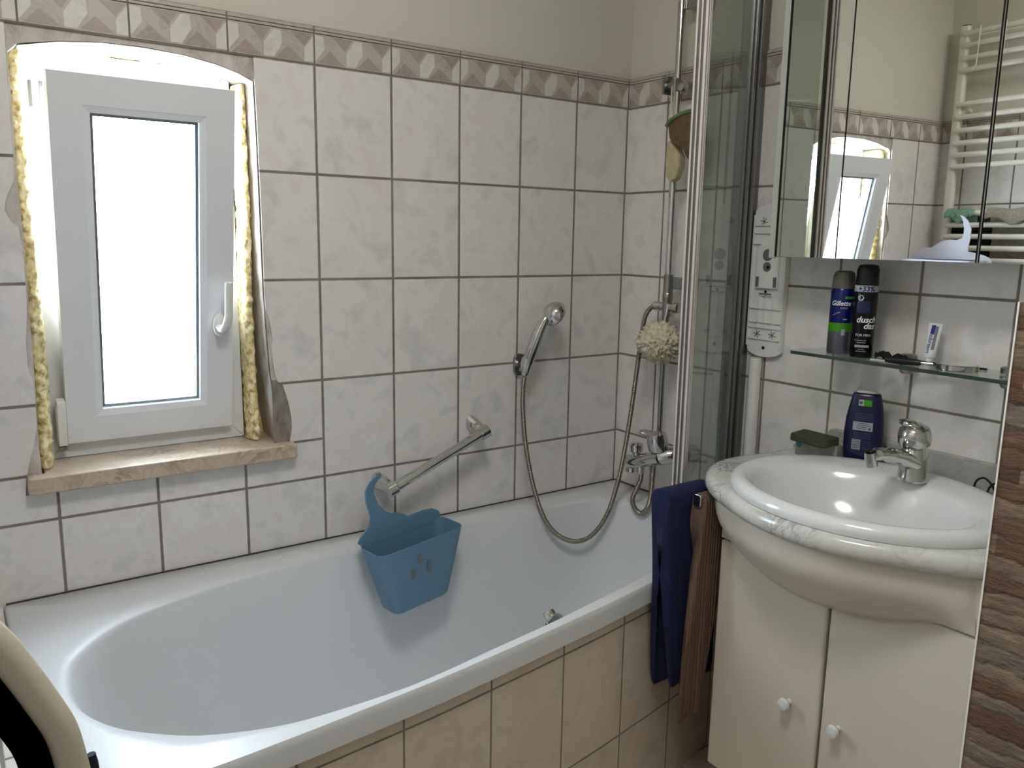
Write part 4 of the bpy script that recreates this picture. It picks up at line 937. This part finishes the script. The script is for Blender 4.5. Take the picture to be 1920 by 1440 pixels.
bm = BM(); box(bm, -.050, -.0200, -.748, -.705, .8430, .8535); tag(obj('pumice_stone', bm, M_MARBLEG, None, bevel=.003), 'small flat grey stone at the left back corner of the counter', 'stone')
# black hair band right
bm = BM()
tube(bm, smooth_path([(-.045, -1.345, .845), (-.050, -1.338, .868), (-.052, -1.322, .882), (-.050, -1.306, .872), (-.048, -1.302, .850), (-.05, -1.312, .8445)], 6), .0022, 8)
tube(bm, smooth_path([(-.040, -1.325, .8445), (-.045, -1.330, .862), (-.047, -1.342, .875), (-.050, -1.356, .868), (-.048, -1.362, .848)], 6), .0022, 8)
bmesh.ops.translate(bm, verts=bm.verts[:], vec=(-.004, .155, 0))
tag(obj('hair_band', bm, M_BLACK, None), 'thin black hair band standing in the corner behind the basin', 'hair band')

# ------------------------------------------------ white plastic mount plate and pipe
WP = thing('wall_mount_plate', 'long white ribbed plastic mounting plate left of the mirror cabinet', 'mounting plate', (0, -.565, 1.05))
bm = BM(); n0 = 14; W_ = .054; ol = []
for k in range(n0+1): 
    t = PI*k/n0; ol.append((-.5655+W_*math.cos(t), 1.428+.020*math.sin(t)))
for k in range(n0+1):
    t = PI+PI*k/n0; ol.append((-.5655+W_*math.cos(t), 1.072+.020*math.sin(t)))
prism(bm, [(-.0006, y, z) for y, z in ol], (-.014, 0, 0)); obj('base_plate', bm, M_WHITE, WP, smooth=False, bevel=.002)
bm = BM(); xs = -.0148
bxs = [(-.5655-.054, -.5655-.050, 1.08, 1.42), (-.5655+.050, -.5655+.054, 1.08, 1.42)]
for z in (1.098, 1.128, 1.142, 1.178, 1.372, 1.392, 1.345): bxs.append((-.617, -.514, z, z+.003))
for y in (-.588, -.5655, -.543): bxs.append((y-.0012, y+.0012, 1.13, 1.215))
for y0_, y1_, z0_, z1_ in bxs: box(bm, -.0185, xs, y0_, y1_, z0_, z1_)
for cyk, czk in ((-.543, 1.112), (-.590, 1.112), (-.543, 1.403)):
    pass
obj('ribs', bm, M_WHITE, WP, smooth=False)
bm = BM()
prism(bm, [(-.0147, y, z) for y, z in ((-.600, 1.232), (-.600, 1.335), (-.590, 1.345), (-.541, 1.345), (-.531, 1.335), (-.531, 1.232))], (-.008, 0, 0))
obj('bracket_block', bm, M_WHITE, WP, smooth=False, bevel=.002)
bm = BM(); M_GR = simple('mark_grey', (.40, .41, .40), .6)
for cyk, czk in ((-.543, 1.112), (-.590, 1.112), (-.541, 1.403)):
    for k in range(3):
        a = PI*k/3+.25; dy, dz = math.cos(a), math.sin(a); L_ = .0115; w_ = .0009
        prism(bm, [(-.0147, cyk+dy*L_-dz*w_, czk+dz*L_+dy*w_), (-.0147, cyk+dy*L_+dz*w_, czk+dz*L_-dy*w_), (-.0147, cyk-dy*L_+dz*w_, czk-dz*L_-dy*w_), (-.0147, cyk-dy*L_-dz*w_, czk-dz*L_+dy*w_)], (-.0008, 0, 0))
lathe(bm, [(.0155, 0), (.0155, .0006), (0, .0007)], (-.0228, -.566, 1.318), (-1, 0, 0), 24); lathe(bm, [(.0125, 0), (.0125, .0006), (0, .0007)], (-.0228, -.566, 1.288), (-1, 0, 0), 24)
box(bm, -.0235, -.0228, -.598, -.588, 1.236, 1.262); box(bm, -.0235, -.0228, -.543, -.533, 1.236, 1.262); box(bm, -.0235, -.0228, -.585, -.547, 1.216, 1.220)
split(obj('moulded_mark', bm, M_GR, WP, 'grey moulded mark', smooth=False))
bm = BM(); lathe(bm, [(.0045, 0), (.0045, .001), (0, .0012)], (-.0236, -.570, 1.287), (-1, 0, 0), 12); lathe(bm, [(.0040, 0), (.0040, .001), (0, .0012)], (-.0228, -.567, 1.224), (-1, 0, 0), 12); lathe(bm, [(.0045, 0), (.0045, .001), (0, .0012)], (-.0148, -.566, 1.077), (-1, 0, 0), 12)
split(obj('screw_hole', bm, M_HOLE, WP))
bm = BM(); tube(bm, [(-.022, -.550, 1.0495), (-.022, -.550, .5735)], .0165, 18); tag(obj('white_pipe', bm, M_WHITE, None), 'vertical white pipe running down below the mounting plate', 'pipe')

# ------------------------------------------------ towel rail with towels
TR = thing('towel_rail', 'chrome two-armed towel rail at the left side of the cabinet', 'towel rail', (-.2, -.72, .79))
for y in (-.757, -.700):
    bm = BM(); zr = .7885 if y < -.72 else .786; xe = -.452 if y < -.72 else -.494
    tube(bm, [(-.0005, y, zr), (xe+.012, y, zr)], .006, 12); obj('arm', bm, M_CHROME, TR)
    bm = BM(); prism(bm, [(xe+.012, y+a, zr+b_) for a, b_ in rrect(.022, .028, .006, 3)], (-.013, 0, 0)); obj('end_cap', bm, M_CHROME, TR, bevel=.002)
def towel(name, mat, label, y0, z0, half, th, xa, xb, zl, zr_, wob=1, skew=(0, 0)):
    """cloth folded over an arm running along x: inverted U in the yz plane"""
    bm = BM(); rings = []; nx = 16
    for i in range(nx+1):
        t = i/nx; x = xa+(xb-xa)*t; prof = []
        for k in range(14):                 # outer, left leg upwards (left = +y)
            s = k/14; prof.append((half, zl+(z0-zl)*s))
        for k in range(9): a = PI*k/8; prof.append((half*math.cos(a), z0+half*.62*math.sin(a)))
        for k in range(14): s = (k+1)/14; prof.append((-half, z0+(zr_-z0)*s))
        inn = [(p[0]-th*(1 if p[0] > 0 else -1) if abs(p[0]) > th else 0, min(p[1], z0+half*.62-th)) for p in prof[::-1]]
        row = []
        for (py, pz) in prof+inn:
            dn = (z0-pz)/.45; wv = wob*.006*max(0, dn)*math.sin(t*9+pz*7+(2 if py < 0 else 0))+.0025*math.sin(t*16+pz*17)*max(0, dn)
            xs_ = x+skew[0]*max(0, dn)+.005*math.sin(pz*11+t)*max(0, dn)
            row.append(Vector((xs_, y0+py*(1+.15*max(0, dn))+wv+skew[1]*max(0, dn), pz-.006*math.sin(t*7+1)*(1 if dn > .95 else 0))))
        rings.append(row)
    loft(bm, rings, True, True, True)
    return tag(obj(name, bm, mat, None, ang=60, sub=1), label, 'towel')
towel('towel', M_BLUE, 'dark navy blue towel hanging over the left rail arm beside the bath', -.700, .790, .030, .012, -.512, -.36, .315, .335, wob=.4, skew=(.035, 0))
towel('towel', M_BROWN, 'brown ribbed towel hanging on the right rail arm against the cabinet', -.757, .790, .021, .009, -.446, -.364, .735, .268, wob=.2, skew=(-.038, .008))

# ------------------------------------------------ chair back hoop in the foreground
CH = thing('chair', 'cream arched chair back with black lining cut off at the left edge', 'chair', (-1.84, -1.34, 0))
arc = [(-1.715, -1.275, .42), (-1.708, -1.272, .70), (-1.7085, -1.27, .86), (-1.7085, -1.27, .92), (-1.712, -1.27, .956), (-1.717, -1.27, .982), (-1.727, -1.27, 1.008), (-1.739, -1.27, 1.036), (-1.752, -1.27, 1.063), (-1.768, -1.272, 1.086), (-1.79, -1.275, 1.103), (-1.82, -1.28, 1.112), (-1.86, -1.285, 1.108), (-1.90, -1.29, 1.085), (-1.925, -1.295, 1.04), (-1.935, -1.30, .98), (-1.935, -1.30, .86), (-1.93, -1.30, .42)]
C0 = Vector((-1.82, 0, .93))
def hoop(bm, off, r, flat, seg=14):
    P = smooth_path(arc, 5); Q = []
    for i, p in enumerate(P):
        t = (P[min(i+1, len(P)-1)]-P[max(i-1, 0)]).normalized(); n_ = Vector((-t.z, 0, t.x)); c = C0-p; c.y = 0
        if n_.dot(c) < 0 or abs(n_.dot(c)) < 1e-6: n_ = -n_
        Q.append(p+n_*off)
    tube(bm, Q, r, seg, flat=flat)
bm = BM(); hoop(bm, .0115, .0118, (1, 1)); obj('back_frame', bm, simple('cream_frame', (.74, .71, .65), .6, bump=(300, .2)), CH, 'cream curved frame', ang=60)
bm = BM(); hoop(bm, .0330, .0125, (1, .9)); obj('back_lining', bm, simple('black_lining', (.006, .006, .007), 1.0, spec=0), CH, 'black inner lining', ang=60)
bm = BM(); tube(bm, smooth_path([(-1.7075, -1.262, .60), (-1.7058, -1.262, .80), (-1.7060, -1.262, .92), (-1.7080, -1.262, .945)], 5), .0035, 8); obj('outer_piping', bm, simple('dark_blue_piping', (.06, .09, .16), .6), CH, 'dark blue piping')
bm = BM(); prism(bm, [(-1.83+px, -1.43+py, .40) for px, py in rrect(.25, .30, .04)], (0, 0, .04)); obj('seat', bm, MATS['cream_frame'], CH, bevel=.01)
for x, y in ((-1.73, -1.31), (-1.925, -1.31), (-1.73, -1.56), (-1.925, -1.56)):
    bm = BM(); tube(bm, [(x, y, .0), (x, y, .402)], .012, 10); obj('leg', bm, M_CHROMEB, CH)

# ================================================================== RADIATOR (seen in the mirror)
RD = thing('towel_radiator', 'white ladder towel radiator on the left wall seen in the mirror', 'radiator', (-1.93, -.33, .7))
for y in (-.082, -.60):
    bm = BM(); prism(bm, [(-1.925+a, y+b_, .72) for a, b_ in rrect(.030, .036, .010, 4)], (0, 0, 1.46)); obj('post', bm, M_RAD, RD, ang=60)
for z in (2.150, 2.106, 2.057, 2.012, 1.882, 1.833, 1.782, 1.733, 1.687, 1.642, 1.459, 1.411, 1.366, 1.320, 1.272, 1.224, 1.04, .99, .94, .89, .80, .76):
    bm = BM(); P = [(-1.912+.0*(1-((k-8)/8)**2), -.085-.51*k/16, z) for k in range(17)]; P = [(x+.012*(1-((y+.34)/.26)**2), y, z) for x, y, z in P]; tube(bm, P, .0105, 12); obj('rung', bm, M_RAD, RD)
bm = BM(); lathe(bm, [(.012, 0), (.014, .03), (.014, .05)], (XD+.0005, -.105, 1.858), (1, 0, 0), 16); lathe(bm, [(.012, 0), (.014, .03)], (XD+.0005, -.58, 1.858), (1, 0, 0), 16); split(obj('wall_bracket', bm, M_RAD, RD))
bm = BM(); lathe(bm, [(.016, 0), (.016, .003), (0, .004)], (-1.925, -.082, 2.1805), (0, 0, 1), 16); obj('cap', bm, M_DARK, RD, 'dark end cap')
WR = thing('wire_rack', 'white wire drying rack hooked on the top rungs of the radiator', 'rack', (-1.88, -.25, 2.0))
bm = BM()
for y in (-.160, -.255, -.35, -.445): tube(bm, [(-1.884, y, 2.165), (-1.878, y, 2.02), (-1.870, y+.012, 2.0)], .0026, 6)
for z in (2.13, 2.095): tube(bm, [(-1.882, -.160, z), (-1.882, -.47, z)], .0018, 6)
obj('wires', bm, M_RAD, WR)
def hang(name, mat, label, y0, y1, ztop, zf, zb, cat='cloth', fold=.006, x0=-1.880, xb=-1.925):
    bm = BM(); rings = []; ny = 18
    for i in range(ny+1):
        t = i/ny; y = y0+(y1-y0)*t; row = []
        zz = zf+.012*math.sin(t*9)+(.02*abs(t-.5))
        path = [(x0, zz), (x0-.002, (zz+ztop)/2), (x0, ztop-.006), (x0-.008, ztop+.008), (x0-.022, ztop+.013), (xb+.006, ztop+.004), (xb, ztop-.02), (xb, (zb+ztop)/2), (xb, zb)]
        for j, (x, z) in enumerate(path): row.append(Vector((x+fold*math.sin(t*13+z*9)*(1 if j < 3 else .2), y, z+.004*math.sin(t*11)*(j in (3, 4)))))
        rings.append(row)
    loft(bm, rings, False); return tag(obj(name, bm, mat, None, ang=80, solid=.006, sub=1), label, cat)
hang('cleaning_cloth', M_GREEN, 'sea green cloth draped over a radiator rung, seen in the mirror', -.085+-.010, -.205, 1.461, 1.425, 1.40)
hang('face_towel', M_GREYT, 'grey beige towel draped over a radiator rung beside the green cloth', -.255, -.46, 1.461, 1.42, 1.40)
bm = BM(); box(bm, XD+.0006, XD+.012, -.245, -.075, .75, 1.448); box(bm, XD+.0006, XD+.012, -.60, -.5, .75, 1.448)
tag(obj('black_towel', bm, M_BLACKT, None, bevel=.003), 'black towel hanging behind the lower radiator rungs', 'towel')
bm = BM(); box(bm, XD+.0006, XD+.014, -.495, -.250, .75, 1.435); tag(obj('light_towel', bm, M_GREYT, None, bevel=.003), 'light grey towel hanging behind the radiator beside the black one', 'towel')
# white basket in front of the radiator
WK = thing('hanging_basket', 'white plastic basket with curved hook on the radiator, seen in the mirror', 'basket', (-1.80, -.20, 1.2))
M_WB = simple('white_basket_plastic', (.80, .80, .86), .45)
sil = [(-.012, 1.278), (-.030, 1.300), (-.055, 1.318), (-.10, 1.322), (-.135, 1.345), (-.168, 1.354), (-.198, 1.352), (-.219, 1.36), (-.2225, 1.38), (-.222, 1.40), (-.215, 1.425), (-.203, 1.448), (-.216, 1.442), (-.235, 1.425), (-.249, 1.395), (-.2495, 1.36), (-.245, 1.325), (-.246, 1.308), (-.275, 1.303), (-.310, 1.294), (-.333, 1.284), (-.339, 1.275), (-.33, 1.16), (-.30, 1.13), (-.06, 1.13), (-.03, 1.16)]
bm = BM(); prism(bm, [(-1.803, y, z) for y, z in sil], (-.005, 0, 0)); obj('hook_panel', bm, M_WB, WK, smooth=False)
bm = BM(); cyb2 = -.176
def wr(w, d_, z, r): return [Vector((-1.800+d_/2+px, cyb2+py, z)) for py, px in rrect(w, d_, r)]
loft(bm, [wr(.22, .07, 1.13, .03), wr(.27, .09, 1.20, .035), wr(.318, .11, 1.276, .04), wr(.312, .104, 1.276, .037), wr(.26, .08, 1.20, .03), wr(.212, .06, 1.136, .025)]); obj('tub', bm, M_WB, WK, ang=50)

# invented fill light on the ceiling, out of view, added to brighten the room
CL = thing('fill_light', 'added round glowing fill light on the ceiling, out of view', 'fill light', (-1.35, -1.25, ZC))
bm = BM(); lathe(bm, [(.22, 0), (.22, -.02), (.0, -.021)], (-1.35, -1.25, ZC-.0005)); obj('fill_base', bm, M_WHITE, CL)
bm = BM(); lathe(bm, [(.205, -.0215), (.21, -.05), (.15, -.085), (.0, -.10)], (-1.35, -1.25, ZC), caps=False)
b = NB('fill_glow'); b.b.inputs['Emission Color'].default_value = (1, .975, .94, 1); b.b.inputs['Emission Strength'].default_value = 12.5; obj('fill_dome', bm, b.m, CL)
